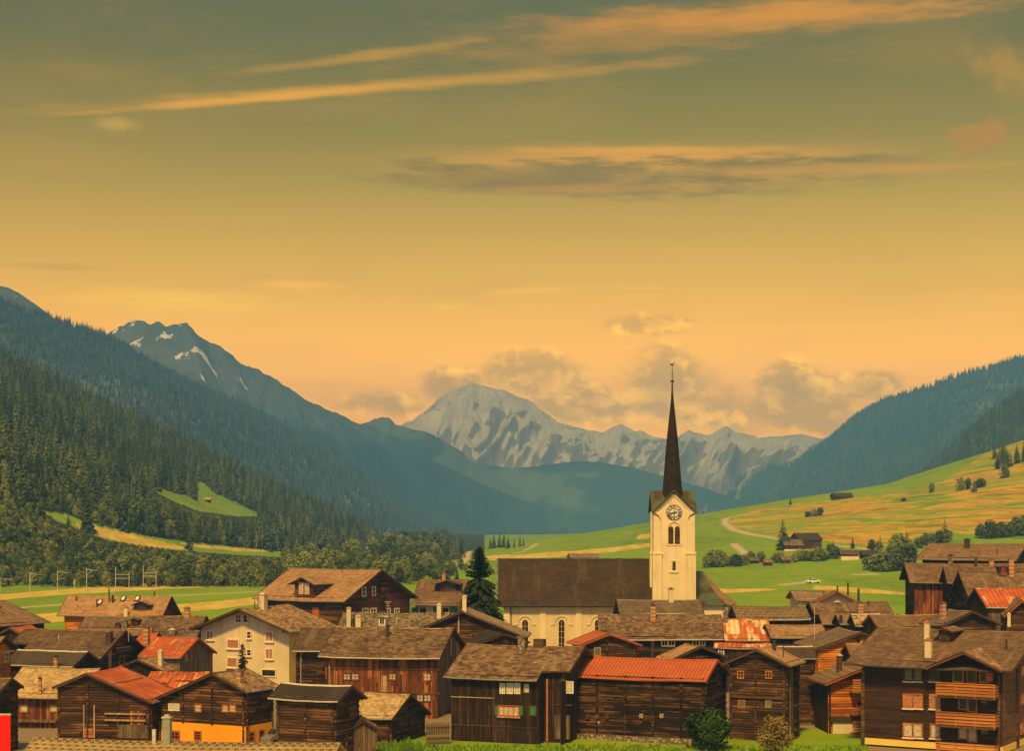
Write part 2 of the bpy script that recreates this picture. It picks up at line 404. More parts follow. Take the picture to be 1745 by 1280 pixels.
# ------------------------------------------------------------------ mountains
def loft(name, label, ridge, foot, material, nu=260, nv=70, amp=0.05, bscale=1.0, seed=0.0, spur=0.0, back=900, rough=0.0, bulge=0.0):
    def resample(pl, n):
        P = np.array([tuple(at(*p)) for p in pl]); d = np.r_[0, np.cumsum(np.linalg.norm(np.diff(P, axis=0), axis=1))]
        t = np.linspace(0, d[-1], n)
        return np.stack([np.interp(t, d, P[:, k]) for k in range(3)], -1)
    A = resample(ridge, nu); B = resample(foot, nu)
    s = np.linspace(0, 1, nv)[:, None, None]
    G = A[None] * (1 - s) + B[None] * s
    G[..., 2] += (bulge * np.sin(np.pi * s) * np.linalg.norm(A - B, axis=1)[None, :, None])[..., 0]
    scale = np.linalg.norm(A - B, axis=1).mean()
    U = np.linspace(0, np.linalg.norm(np.diff(A, axis=0), axis=1).sum(), nu)[None, :] + 0 * s[..., 0]
    V = s[..., 0] * scale + 0 * U
    w = np.clip(s[..., 0] * 3.0, 0, 1)
    n1 = fnoise(U, V * 0.45, 0.38 * scale * bscale, seed, 5)
    rid = 1 - np.abs(fnoise(U + 0.35 * V, V * 0.25, 0.30 * scale * bscale, seed + 3, 5)) * 2
    d = amp * scale * (n1 + spur * (rid - 0.6)) * w
    G[..., 2] += d; G[..., 1] -= d * 0.9
    if rough: G[0, :, 2] += rough * fnoise(U[0], V[0], rough * 4, seed + 9, 4)
    bk = G[:1].copy(); bk[..., 1] += back; bk[..., 2] -= back * 0.7; bk[..., 0] *= (bk[..., 1] / G[:1, :, 1])
    G = np.concatenate([bk, G], 0); nr, nc = G.shape[:2]
    me = bpy.data.meshes.new(name)
    idx = np.arange(nr * nc).reshape(nr, nc)
    f = np.stack([idx[:-1, :-1], idx[1:, :-1], idx[1:, 1:], idx[:-1, 1:]], -1).reshape(-1, 4)
    me.from_pydata(G.reshape(-1, 3).tolist(), [], f.tolist()); me.update()
    me.polygons.foreach_set('use_smooth', np.ones(len(f), bool))
    me.materials.append(material)
    ob = bpy.data.objects.new(name, me); COL.objects.link(ob); ob['kind'] = 'structure'; ob['label'] = label
    return ob, G[1:]
def wood_ground(b):
    p = geop(b); n = b.noise(b.vmul(p, (0.004,) * 3), 1.0, 6, 0.62); n2 = b.noise(b.vmul(p, (0.02, 0.02, 0.02)), 1.0, 4, 0.6)
    c = b.mix(b.ss(n, 0.35, 0.65), (0.022, 0.040, 0.016), (0.050, 0.075, 0.022))
    return b.mix(b.mul(b.ss(b.noise(b.vmul(p, (0.0022, 0.0022, 0.005)), 1.0, 6, 0.62), 0.52, 0.60), 0.8), c, (0.13, 0.16, 0.055)), (n2, 12)
M_WOODG = mat('forest_floor', wood_ground, 1.0, 0.05)
def alp(b):
    p = geop(b); x, y, z = b.sep(p)
    n = b.noise(b.vmul(p, (0.004, 0.004, 0.008)), 1.0, 7, 0.65); n2 = b.noise(b.vmul(p, (0.012, 0.012, 0.006)), 1.0, 5, 0.62)
    c = b.mix(b.ss(n, 0.35, 0.65), (0.07, 0.095, 0.05), (0.125, 0.13, 0.07))
    c = b.mix(b.ss(b.add(z, b.mul(n, 220)), 315, 390), b.mix(b.ss(n2, .4, .6), (0.018, 0.034, 0.015), (0.035, 0.055, 0.02)), c)
    snow = b.mul(b.ss(n2, 0.585, 0.62), b.ss(z, 322, 380))
    return b.mix(snow, c, (0.85, 0.78, 0.62)), (n2, 40)
M_ALP = mat('alpine_slope', alp, 1.0, 0.05)
def massif(b):
    p = geop(b); x, y, z = b.sep(p)
    n = b.noise(b.vmul(p, (0.0042, 0.0042, 0.0105)), 1.0, 10, 0.68, 0.6); n2 = b.noise(b.vmul(p, (0.017, 0.017, 0.0055)), 1.0, 8, 0.65, 0.4)
    rock = b.mix(n2, (0.36, 0.28, 0.15), (0.50, 0.39, 0.22))
    nz = b.sep(b.new('ShaderNodeNewGeometry').outputs['Normal'])[2]
    snow = b.ss(b.add(b.add(n, b.mul(b.sub(z, 310), 0.0005)), b.mul(b.sub(nz, 0.55), 0.45)), 0.46, 0.50)
    snow = b.mul(snow, b.ss(b.add(z, b.mul(n2, 120)), 160, 280))
    return b.mix(snow, rock, (0.92, 0.80, 0.54)), (n2, 80)
M_MASSIF = mat('snow_and_rock', massif, 0.9, 0.1)

mtn = {}
mtn['near_left'] = loft('mountain', 'dark forested mountainside falling from the upper left to the valley', 
    [(-420, 300, 2631), (-150, 440, 2833), (0, 518, 3035), (85, 545, 3137), (180, 576, 3238), (300, 645, 3440), (420, 697, 3643), (530, 752, 3794), (640, 826, 3947), (740, 886, 4099), (840, 928, 4252)],
    [(-420, 850, 2023), (0, 880, 2125), (420, 910, 2327), (640, 930, 2732), (760, 938, 3339), (850, 940, 4049)], M_WOODG, amp=0.05, seed=1.0, spur=0.7)
mtn['hump'] = loft('mountain', 'bare grassy summit at the left edge above the forest',
    [(-420, 445, 3792), (-160, 452, 3792), (-60, 478, 3792), (0, 487, 3792), (14, 490, 3792), (32, 499, 3792), (60, 518, 3792), (85, 537, 3792), (150, 590, 3792)],
    [(-420, 560, 3208), (0, 600, 3208), (150, 640, 3208)], M_ALP, nu=160, nv=30, amp=0.04, seed=2.0)
mtn['alp'] = loft('mountain', 'blue grey mountain with a jagged summit and snow gullies behind the left forest',
    [(60, 660, 4454), (150, 602, 4454), (182, 569, 4454), (205, 556, 4454), (225, 545, 4454), (245, 546, 4454), (256, 552, 4454), (268, 549, 4454), (284, 557, 4454), (298, 553, 4454), (318, 550, 4454), (330, 563, 4454), (347, 578, 4496),
     (375, 590, 4496), (398, 608, 4538), (412, 622, 4538), (440, 630, 4579), (475, 650, 4621), (520, 680, 4705), (570, 703, 4789), (620, 727, 4873), (700, 766, 4958), (800, 815, 5042), (900, 857, 5126), (1000, 902, 5210), (1060, 925, 5210)],
    [(60, 830, 3781), (420, 880, 3865), (700, 930, 4202), (900, 945, 4705), (1060, 940, 5126)], M_ALP, nu=420, nv=90, amp=0.055, seed=4.0, spur=1.0, rough=6)
mtn['far_left'] = loft('mountain', 'hazy blue ridge with a small rounded knob left of the snow peak',
    [(520, 780, 5098), (600, 728, 5098), (632, 717, 5098), (650, 710, 5098), (664, 712, 5098), (672, 722, 5098), (700, 731, 5098), (722, 735, 5098), (750, 748, 5137), (778, 764, 5177), (800, 783, 5217), (835, 803, 5257), (880, 830, 5297), (950, 876, 5337), (1010, 920, 5337)],
    [(520, 900, 4699), (800, 930, 4779), (1010, 940, 5018)], M_WOODG, nu=240, nv=50, amp=0.05, seed=5.0, spur=0.9, rough=4)
mtn['centre'] = loft('mountain', 'pale blue wooded dome closing the valley in the middle',
    [(700, 830, 5407), (780, 803, 5407), (840, 794, 5407), (870, 798, 5407), (905, 796, 5407), (950, 790, 5407), (990, 786, 5407), (1030, 789, 5407), (1080, 798, 5407), (1130, 811, 5407), (1200, 832, 5407), (1300, 866, 5407)],
    [(700, 920, 5003), (1000, 935, 5003), (1300, 930, 5003)], M_WOODG, nu=200, nv=40, amp=0.05, seed=6.0, spur=0.8)
mtn['massif'] = loft('mountain', 'distant snowy massif under the clouds above the valley head',
    [(560, 760, 5899), (640, 738, 5899), (700, 720, 5899), (722, 700, 5899), (746, 681, 5899), (766, 671, 5899), (786, 663, 5899), (803, 654, 5899), (818, 658, 5899), (834, 661, 5899), (872, 671, 5899), (900, 682, 5899), (914, 692, 5899),
     (950, 718, 5899), (1000, 734, 5899), (1024, 738, 5899), (1044, 726, 5899), (1060, 722, 5899), (1085, 735, 5899), (1110, 742, 5899), (1150, 748, 5899), (1175, 735, 5899), (1192, 738, 5899), (1212, 742, 5899), (1238, 728, 5899),
     (1256, 738, 5899), (1290, 745, 5899), (1330, 742, 5899), (1365, 739, 5899), (1400, 747, 5899), (1420, 741, 5899), (1460, 752, 5899), (1560, 770, 5899)],
    [(560, 900, 5285), (1000, 900, 5285), (1560, 900, 5285)], M_MASSIF, nu=460, nv=110, amp=0.10, seed=7.0, spur=1.8, rough=14, back=700)
mtn['right'] = loft('mountain', 'blue forested mountainside rising to the right edge',
    [(1090, 905, 6034), (1150, 872, 5970), (1190, 856, 5905), (1212, 838, 5841), (1262, 808, 5778), (1300, 801, 5713), (1335, 800, 5649), (1372, 780, 5584), (1420, 746, 5520), (1460, 712, 5392), (1500, 688, 5328), (1535, 677, 5263), (1575, 664, 5199), (1622, 646, 5136), (1680, 631, 5071), (1745, 611, 5006), (1850, 575, 4878), (2250, 545, 4750)],
    [(1090, 925, 5905), (1200, 925, 4621), (1450, 920, 3722), (1745, 900, 3337), (2250, 860, 3210)], M_WOODG, amp=0.045, seed=8.0, spur=0.8)
mtn['right_near'] = loft('mountain', 'darker forested spur below it at the right edge',
    [(1400, 905, 2940), (1500, 862, 2870), (1545, 834, 2800), (1600, 790, 2730), (1650, 742, 2660), (1700, 702, 2590), (1745, 672, 2520), (1900, 580, 2450), (2250, 545, 2380)],
    [(1400, 915, 2380), (1550, 900, 2100), (1745, 870, 1819), (2250, 820, 1819)], M_WOODG, nu=180, nv=50, amp=0.045, seed=9.0, spur=0.6)

# ------------------------------------------------------------------ mesh builder
class MB:
    def __init__(s): s.v = []; s.f = []; s.uv = []; s.mi = []
    def face(s, pts, uv=None, mi=0):
        i = len(s.v); s.v += [tuple(p) for p in pts]; s.f.append(tuple(range(i, i + len(pts))))
        s.uv += list(uv) if uv is not None else [(p[0] + p[1], p[2]) for p in pts]; s.mi.append(mi)
    def box(s, lo, hi, mi=0):
        x0, y0, z0 = lo; x1, y1, z1 = hi
        P = lambda a, b, c: ((x0, x1)[a], (y0, y1)[b], (z0, z1)[c])
        for q in (((0,0,0),(0,1,0),(1,1,0),(1,0,0)), ((0,0,1),(1,0,1),(1,1,1),(0,1,1)), ((0,0,0),(1,0,0),(1,0,1),(0,0,1)),
                  ((1,0,0),(1,1,0),(1,1,1),(1,0,1)), ((1,1,0),(0,1,0),(0,1,1),(1,1,1)), ((0,1,0),(0,0,0),(0,0,1),(0,1,1))):
            s.face([P(*c) for c in q], mi=mi)
    def beam(s, a, b, w, h=None, up=(0, 0, 1), mi=0):
        a = Vector(a); b = Vector(b); d = (b - a).normalized(); h = h or w
        sd = d.cross(Vector(up)); sd = sd.normalized() if sd.length > 1e-4 else Vector((1, 0, 0))
        u = sd.cross(d).normalized(); c = []
        for p in (a, b):
            for i, j in ((-1, -1), (1, -1), (1, 1), (-1, 1)): c.append(p + sd * (i * w / 2) + u * (j * h / 2))
        L = (b - a).length
        for q in ((0, 1, 5, 4), (1, 2, 6, 5), (2, 3, 7, 6), (3, 0, 4, 7)): s.face([c[k] for k in q], [(0, 0), (0, w), (L, w), (L, 0)], mi)
        s.face([c[3], c[2], c[1], c[0]], mi=mi); s.face(c[4:8], mi=mi)
    def tube(s, pts, r, n=8, mi=0, cap=True):
        rings = []; pts = [Vector(p) for p in pts]
        rr = r if isinstance(r, (list, tuple)) else [r] * len(pts)
        for k, p in enumerate(pts):
            d = (pts[min(k + 1, len(pts) - 1)] - pts[max(k - 1, 0)]).normalized()
            x = d.cross(Vector((0.13, 0.31, 0.94)));  x = x if x.length > .05 else d.cross(Vector((1, 0, 0)))
            x.normalize(); y = d.cross(x)
            rings.append([p + (x * math.cos(2 * math.pi * i / n) + y * math.sin(2 * math.pi * i / n)) * rr[k] for i in range(n)])
        for A, B in zip(rings[:-1], rings[1:]):
            for i in range(n): s.face([A[i], A[(i + 1) % n], B[(i + 1) % n], B[i]], mi=mi)
        if cap:
            s.face(rings[0][::-1], mi=mi); s.face(rings[-1], mi=mi)
    def build(s, name, mats, parent=None, smooth=False, kind=None):
        me = bpy.data.meshes.new(name); me.from_pydata(s.v, [], s.f)
        ul = me.uv_layers.new(name='UVMap')
        ul.data.foreach_set('uv', np.array(s.uv, np.float32).ravel())
        for m in (mats if isinstance(mats, (list, tuple)) else [mats]): me.materials.append(m)
        me.polygons.foreach_set('material_index', s.mi)
        if smooth: me.polygons.foreach_set('use_smooth', [True] * len(s.f))
        me.update()
        ob = bpy.data.objects.new(name, me); COL.objects.link(ob)
        if parent is not None: ob.parent = parent
        if kind: ob['kind'] = kind
        return ob
def tag(o, label, cat, group=None):
    o['label'] = label; o['category'] = cat
    if group: o['group'] = group
    return o
def empty(name, loc, rz=0.0):
    o = bpy.data.objects.new(name, None); COL.objects.link(o); o.location = loc; o.rotation_euler = (0, 0, rz)
    o.empty_display_size = 0.5
    return o

# ------------------------------------------------------------------ materials for buildings
def wood(name, dark, mid, light, logs=0.24, vertical=False, weather=0.4):
    def f(b):
        u, v, _ = b.sep(uvc(b)); r = orand(b)
        along, across = (v, u) if vertical else (u, v)
        k = b.m('FLOOR', b.m('DIVIDE', across, logs))
        per = b.white(b.xyz(k, b.mul(r, 37.0), 1.0))
        seg = b.white(b.xyz(k, b.m('FLOOR', b.add(b.mul(along, 0.28), b.mul(per, 9.0))), b.mul(r, 11.0)))
        grain = b.noise(b.xyz(b.mul(along, 0.9), b.mul(across, 9.0), b.mul(r, 50.0)), 1.0, 5, 0.6)
        blot = b.noise(b.xyz(b.mul(along, 0.35), b.mul(across, 0.6), b.mul(r, 80.0)), 1.0, 4, 0.6)
        t = b.add(b.add(b.mul(seg, 0.30), b.mul(grain, 0.55)), b.mul(blot, 0.56))
        c = b.ramp(t, [(0.46, dark), (0.74, mid), (0.96, light)])
        grey = b.ss(b.noise(b.xyz(b.mul(along, 0.5), b.mul(across, 3.0), b.add(b.mul(r, 20.0), 5.0)), 1.0, 4, 0.6), 0.5, 0.72)
        c = b.mix(b.mul(grey, weather), c, (0.15, 0.10, 0.055))
        fr = b.m('FRACT', b.m('DIVIDE', across, logs))
        gap = b.ss(b.m('ABSOLUTE', b.sub(fr, 0.5)), 0.40, 0.49)
        c = b.mix(b.mul(gap, 0.75), c, (0.010, 0.006, 0.004))
        return c, (b.add(b.mul(grain, 0.5), b.mul(gap, -1.0)), 0.02)
    return mat(name, f, 0.8, 0.2)
W_DARK = wood('dark_logs', (0.005, 0.003, 0.0015), (0.020, 0.010, 0.0045), (0.19, 0.085, 0.028), weather=0.15)
W_BROWN = wood('brown_logs', (0.014, 0.007, 0.003), (0.072, 0.034, 0.013), (0.27, 0.125, 0.045), weather=0.25)
W_RED = wood('red_brown_logs', (0.035, 0.010, 0.004), (0.12, 0.036, 0.012), (0.28, 0.09, 0.028), weather=0.08)
W_ORANGE = wood('orange_logs', (0.34, 0.10, 0.010), (0.62, 0.21, 0.016), (0.82, 0.35, 0.04), weather=0.0)
W_FIRE = wood('flame_orange_logs', (0.10, 0.03, 0.008), (0.46, 0.125, 0.013), (0.80, 0.27, 0.03), logs=0.3, weather=0.1)
B_DARK = wood('dark_boards', (0.008, 0.0045, 0.002), (0.028, 0.013, 0.006), (0.088, 0.040, 0.016), 0.2, True, 0.2)
B_RED = wood('red_brown_boards', (0.030, 0.009, 0.003), (0.19, 0.055, 0.013), (0.52, 0.19, 0.045), 0.22, True, 0.08)
B_GREY = wood('weathered_boards', (0.06, 0.04, 0.022), (0.16, 0.105, 0.055), (0.30, 0.20, 0.10), 0.2, True, 0.5)
B_CHALET = wood('stained_cladding', (0.022, 0.010, 0.005), (0.048, 0.021, 0.010), (0.08, 0.036, 0.016), 0.16, False, 0.05)
B_SUNLIT = wood('brown_gable_cladding', (0.10, 0.045, 0.016), (0.17, 0.082, 0.03), (0.24, 0.12, 0.045), 0.16, False, 0.05)  # lighter copy of the stained cladding, sunlight on the gable painted into its colour
W_FRAME = wood('orange_joinery', (0.30, 0.095, 0.02), (0.48, 0.17, 0.03), (0.60, 0.24, 0.05), 0.3, False, 0.0)
W_TRIM = wood('brown_trim', (0.05, 0.024, 0.012), (0.10, 0.05, 0.024), (0.17, 0.09, 0.045), 0.5, False, 0.3)
W_PALE = wood('pale_timber', (0.30, 0.20, 0.09), (0.42, 0.29, 0.14), (0.52, 0.37, 0.19), 0.4, True, 0.1)
W_REDTRIM = wood('red_trim', (0.28, 0.06, 0.02), (0.42, 0.10, 0.03), (0.5, 0.14, 0.045), 0.5, False, 0.0)

def shingle(name, dark, mid, light, row=0.30, wid=0.45, moss=0.3, contrast=0.9, streak=0.45, bump=0.04, pale=(0.36, 0.28, 0.15), shade_dots=False):
    def f(b):
        u, v, _ = b.sep(uvc(b)); r = orand(b)
        ry = b.m('DIVIDE', v, row); k = b.m('FLOOR', ry); fy = b.m('FRACT', ry)
        ux = b.add(b.m('DIVIDE', u, wid), b.mul(k, 0.5) if shade_dots else b.white(b.xyz(k, b.mul(r, 31.0), 3.0))); kx = b.m('FLOOR', ux); fx = b.m('FRACT', ux)
        per = b.white(b.xyz(kx, k, b.mul(r, 13.0)))
        blot = b.noise(b.xyz(b.mul(u, 0.35), b.mul(v, 0.5), b.mul(r, 60.0)), 1.0, 5, 0.62)
        fine = b.noise(b.xyz(b.mul(u, 3.0), b.mul(v, 2.0), b.mul(r, 90.0)), 1.0, 4, 0.65)
        t = b.add(b.add(b.mul(per, 0.30 * contrast), b.mul(blot, 0.55)), b.mul(fine, 0.35))
        c = b.ramp(t, [(0.38, dark), (0.62, mid), (0.88, light)])
        run = b.noise(b.xyz(b.mul(u, 1.1), b.mul(v, 0.12), b.add(b.mul(r, 40.0), 2.0)), 1.0, 4, 0.6)
        c = b.mix(b.mul(b.ss(run, 0.52, 0.70), streak), c, pale)
        mo = b.ss(b.noise(b.xyz(b.mul(u, 0.6), b.mul(v, 0.6), b.add(b.mul(r, 25.0), 9.0)), 1.0, 5, 0.65), 0.52, 0.7)
        c = b.mix(b.mul(mo, moss), c, (0.045, 0.042, 0.020))
        tone = b.m('FRACT', b.mul(r, 7.31)); c = b.mix(1.0, c, b.mix(tone, (0.68, 0.64, 0.60), (1.46, 1.30, 1.08)), 'MULTIPLY')
        patchy = b.noise(b.xyz(b.mul(u, 0.9), b.mul(v, 0.35), b.add(b.mul(r, 15.0), 4.0)), 1.0, 6, 0.7)
        c = b.mix(b.mul(b.ss(patchy, 0.46, 0.34), 0.4), c, b.mix(0.65, c, (0.035, 0.024, 0.013)))
        edge = b.ss(fy, 0.16, 0.0)
        gap = b.ss(b.m('ABSOLUTE', b.sub(fx, 0.5)), 0.40, 0.5)
        if shade_dots: c = b.mix(b.mul(b.ss(b.m('ABSOLUTE', b.sub(fx, 0.5)), 0.30, 0.22), b.ss(b.m('ABSOLUTE', b.sub(fy, 0.28)), 0.24, 0.16)), c, (0.11, 0.08, 0.04))  # dark dots paint the shade in the tile hollows into the colour
        c = b.mix(b.mul(b.m('MAXIMUM', edge, b.mul(gap, 0.6)), 0.55), c, (0.03, 0.02, 0.012))
        return c, (b.add(b.sub(b.mul(per, 0.35), fy), b.mul(gap, -0.4)), bump)
    return mat(name, f, 0.85, 0.15)
S_BROWN = shingle('brown_shingles', (0.095, 0.060, 0.036), (0.175, 0.112, 0.064), (0.29, 0.19, 0.11))
S_TAN = shingle('tan_shingles', (0.19, 0.115, 0.060), (0.30, 0.185, 0.095), (0.42, 0.275, 0.145), moss=0.15)
S_OLD = shingle('old_mossy_shingles', (0.075, 0.047, 0.026), (0.19, 0.122, 0.066), (0.36, 0.24, 0.13), moss=0.4, contrast=1.3)
S_PALE = shingle('pale_shakes', (0.19, 0.14, 0.07), (0.32, 0.24, 0.12), (0.46, 0.36, 0.19), row=0.34, wid=0.3, moss=0.25, contrast=1.3)
S_GREY = shingle('grey_brown_slabs', (0.13, 0.095, 0.060), (0.21, 0.155, 0.10), (0.31, 0.235, 0.155), row=0.4, wid=0.35, moss=0.2)
S_SLATE = shingle('dark_sheet_roofing', (0.042, 0.034, 0.026), (0.062, 0.05, 0.038), (0.085, 0.068, 0.05), row=3.0, wid=1.2, moss=0.1, contrast=0.5, streak=0.15, bump=0.01, pale=(0.12, 0.1, 0.075))
S_STONE = shingle('stone_slabs', (0.085, 0.068, 0.042), (0.18, 0.14, 0.085), (0.36, 0.28, 0.17), row=0.3, wid=0.3, moss=0.4, contrast=1.8)
S_SCALLOP = shingle('interlocking_tiles', (0.16, 0.115, 0.06), (0.24, 0.175, 0.095), (0.32, 0.24, 0.135), row=0.8, wid=0.9, moss=0.1, contrast=0.5, streak=0.1, bump=0.12, shade_dots=True)
S_NEAR = shingle('near_scalloped_tiles', (0.25, 0.19, 0.09), (0.34, 0.26, 0.125), (0.43, 0.34, 0.17), row=0.45, wid=0.55, moss=0.12, contrast=0.4, streak=0.1, bump=0.06, shade_dots=True)
S_SPIRE = shingle('spire_shingles', (0.009, 0.0065, 0.004), (0.018, 0.013, 0.008), (0.034, 0.024, 0.014), row=0.3, wid=0.45, moss=0.3, contrast=0.6, streak=0.2, pale=(0.06, 0.045, 0.026))
S_CHURCH = shingle('church_shingles', (0.034, 0.023, 0.013), (0.060, 0.041, 0.022), (0.10, 0.068, 0.037), row=0.3, wid=0.45, moss=0.3, contrast=0.6, streak=0.45, pale=(0.12, 0.085, 0.046))
def metal_roof(name, rib, rust, base, pale, dark):
    def f(b):
        u, v, _ = b.sep(uvc(b)); r = orand(b)
        panel = b.white(b.xyz(b.m('FLOOR', b.m('DIVIDE', u, 0.8)), b.m('FLOOR', b.m('DIVIDE', v, 1.9)), b.mul(r, 21.0)))
        n = b.noise(b.xyz(b.mul(u, 1.1), b.mul(v, 0.25), b.mul(r, 33.0)), 1.0, 5, 0.65)
        n2 = b.noise(b.xyz(b.mul(u, 0.7), b.mul(v, 0.7), b.mul(r, 71.0)), 1.0, 5, 0.6)
        c = b.mix(b.ss(n2, 0.35, 0.7), base, dark)
        worn = b.ss(b.add(n, b.mul(b.sub(panel, 0.5), 0.28 * rust)), 0.62 - 0.14 * rust, 0.70 - 0.10 * rust)
        c = b.mix(b.mul(worn, min(1.0, 0.25 + rust)), c, pale)
        wave = b.m('SINE', b.mul(u, 2 * math.pi / rib))
        c = b.mix(b.ss(wave, 0.1, -0.9, 0.0, 0.45), c, b.mix(0.6, c, (0.03, 0.006, 0.003)))
        seam = b.ss(b.m('ABSOLUTE', b.sub(b.m('FRACT', b.m('DIVIDE', v, 1.9)), 0.5)), 0.475, 0.5)
        c = b.mix(b.mul(seam, 0.5), c, (0.10, 0.035, 0.015))
        return c, (wave, 0.05)
    return mat(name, f, 0.6, 0.35)
M_CORR = metal_roof('orange_red_corrugated_roof', 0.34, 0.0, (0.56, 0.13, 0.03), (0.62, 0.19, 0.06), (0.48, 0.10, 0.024))
M_RUSTY = metal_roof('rusty_sheet_roof', 0.5, 0.6, (0.62, 0.13, 0.018), (0.82, 0.52, 0.20), (0.40, 0.075, 0.014))
M_RUST2 = metal_roof('rust_streaked_sheet_roof', 0.4, 0.42, (0.62, 0.125, 0.018), (0.78, 0.36, 0.10), (0.40, 0.075, 0.015))
M_PATCH = metal_roof('patched_rust_sheet_roof', 0.6, 1.0, (0.60, 0.12, 0.016), (0.76, 0.58, 0.29), (0.46, 0.13, 0.02))

def plaster(name, c1, c2, stain=(0.3, 0.22, 0.12), sa=0.3):
    def f(b):
        u, v, _ = b.sep(uvc(b)); r = orand(b)
        n = b.noise(b.xyz(b.mul(u, 0.4), b.mul(v, 0.3), b.mul(r, 10.0)), 1.0, 6, 0.65); n2 = b.noise(b.xyz(b.mul(u, 1.2), b.mul(v, 0.2), 4.0), 1.0, 5, 0.6)
        c = b.mix(b.ss(n, 0.3, 0.7), c1, c2)
        return b.mix(b.mul(b.ss(n2, 0.52, 0.72), sa), c, stain), (b.noise(b.xyz(b.mul(u, 8), b.mul(v, 8), 0.0), 1.0, 4, 0.7), 0.01)
    return mat(name, f, 0.9, 0.1)
P_CREAM = plaster('cream_render', (0.60, 0.49, 0.29), (0.70, 0.58, 0.35), stain=(0.3, 0.22, 0.11))
P_WHITE = plaster('white_render', (0.70, 0.57, 0.32), (0.80, 0.66, 0.38), sa=0.12)
P_YELLOW = plaster('yellow_render', (0.70, 0.50, 0.10), (0.78, 0.57, 0.13), sa=0.1)
P_ORANGE = plaster('orange_render', (0.76, 0.31, 0.012), (0.84, 0.37, 0.02), sa=0.12)
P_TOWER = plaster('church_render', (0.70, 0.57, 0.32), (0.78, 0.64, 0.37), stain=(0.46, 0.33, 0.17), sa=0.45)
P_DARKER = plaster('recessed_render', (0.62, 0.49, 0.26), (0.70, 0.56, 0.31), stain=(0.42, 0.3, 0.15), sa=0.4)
def stones(b):
    p = objc(b)
    vo = b.new('ShaderNodeTexVoronoi'); b.put(vo.inputs['Vector'], p); vo.inputs['Scale'].default_value = 3.2
    n = b.noise(p, 6.0, 4, 0.6)
    c = b.mix(b.sep(vo.outputs['Color'])[0], (0.26, 0.20, 0.13), (0.46, 0.36, 0.23))
    c = b.mix(b.mul(n, 0.5), c, (0.22, 0.17, 0.11))
    return b.mix(b.ss(vo.outputs['Distance'], 0.30, 0.55), c, (0.14, 0.10, 0.06)), (b.mul(vo.outputs['Distance'], -1.0), 0.05)
P_STONE = mat('rubble_stone', stones, 0.9, 0.1)
def brick(b):
    p = objc(b); x, y, z = b.sep(p)
    k = b.m('FRACT', b.mul(z, 2.2)); c = b.mix(b.noise(p, 5.0, 4), (0.34, 0.13, 0.05), (0.46, 0.2, 0.08))
    return b.mix(b.ss(k, 0.72, 0.8), c, (0.5, 0.4, 0.25)), (k, 0.01)
P_BRICK = mat('banded_brick', brick, 0.9, 0.1)
def flat(name, c, var=0.2, rough=0.7, spec=0.3, metal=0.0, scale=3.0):
    def f(b):
        n = b.noise(objc(b), scale, 4, 0.6)
        return b.mix(b.ss(n, 0.3, 0.7), tuple(x * (1 - var) for x in c), tuple(min(1, x * (1 + var)) for x in c))
    return mat(name, f, rough, spec, metal)
C_WHITE = flat('white_paint', (0.72, 0.64, 0.48), 0.1)
C_METAL = flat('pale_sheet_metal', (0.50, 0.44, 0.34), 0.2, 0.5, 0.5)
C_DARKMETAL = flat('dark_flue_metal', (0.045, 0.035, 0.026), 0.3, 0.5, 0.4)
C_ZINC = flat('grey_zinc', (0.25, 0.22, 0.17), 0.2, 0.5, 0.4)
C_GREEN = flat('green_shutter_paint', (0.03, 0.17, 0.055), 0.15, 0.6)
C_COPPER = flat('copper_patina', (0.10, 0.145, 0.085), 0.45, 0.7, 0.3, 0.0, 0.8)
C_GLASS = flat('dark_window_glass', (0.030, 0.026, 0.022), 0.4, 0.12, 0.5)
C_CURTAIN = flat('pale_curtain_glass', (0.50, 0.43, 0.28), 0.25, 0.3, 0.4, 0.0, 5.0)
C_CURTRED = flat('red_curtain_glass', (0.40, 0.17, 0.09), 0.4, 0.3, 0.4, 0.0, 6.0)
C_GREENGLASS = flat('greenish_window_glass', (0.15, 0.15, 0.06), 0.25, 0.15, 0.5)
C_SKYGLASS = flat('sky_reflecting_glass', (0.75, 0.68, 0.52), 0.1, 0.1, 0.5)  # pale base colour stands in for the sky mirrored in the skylights
C_RED = flat('red_enamel', (0.80, 0.004, 0.004), 0.03, 0.5, 0.3)
C_TERRA = flat('terracotta', (0.42, 0.14, 0.06), 0.25, 0.8)
C_BLACK = flat('black_paint', (0.015, 0.012, 0.01), 0.3, 0.6)
GLZ = {'d': C_GLASS, 'c': C_CURTAIN, 'r': C_CURTRED, 'g': C_GREENGLASS}

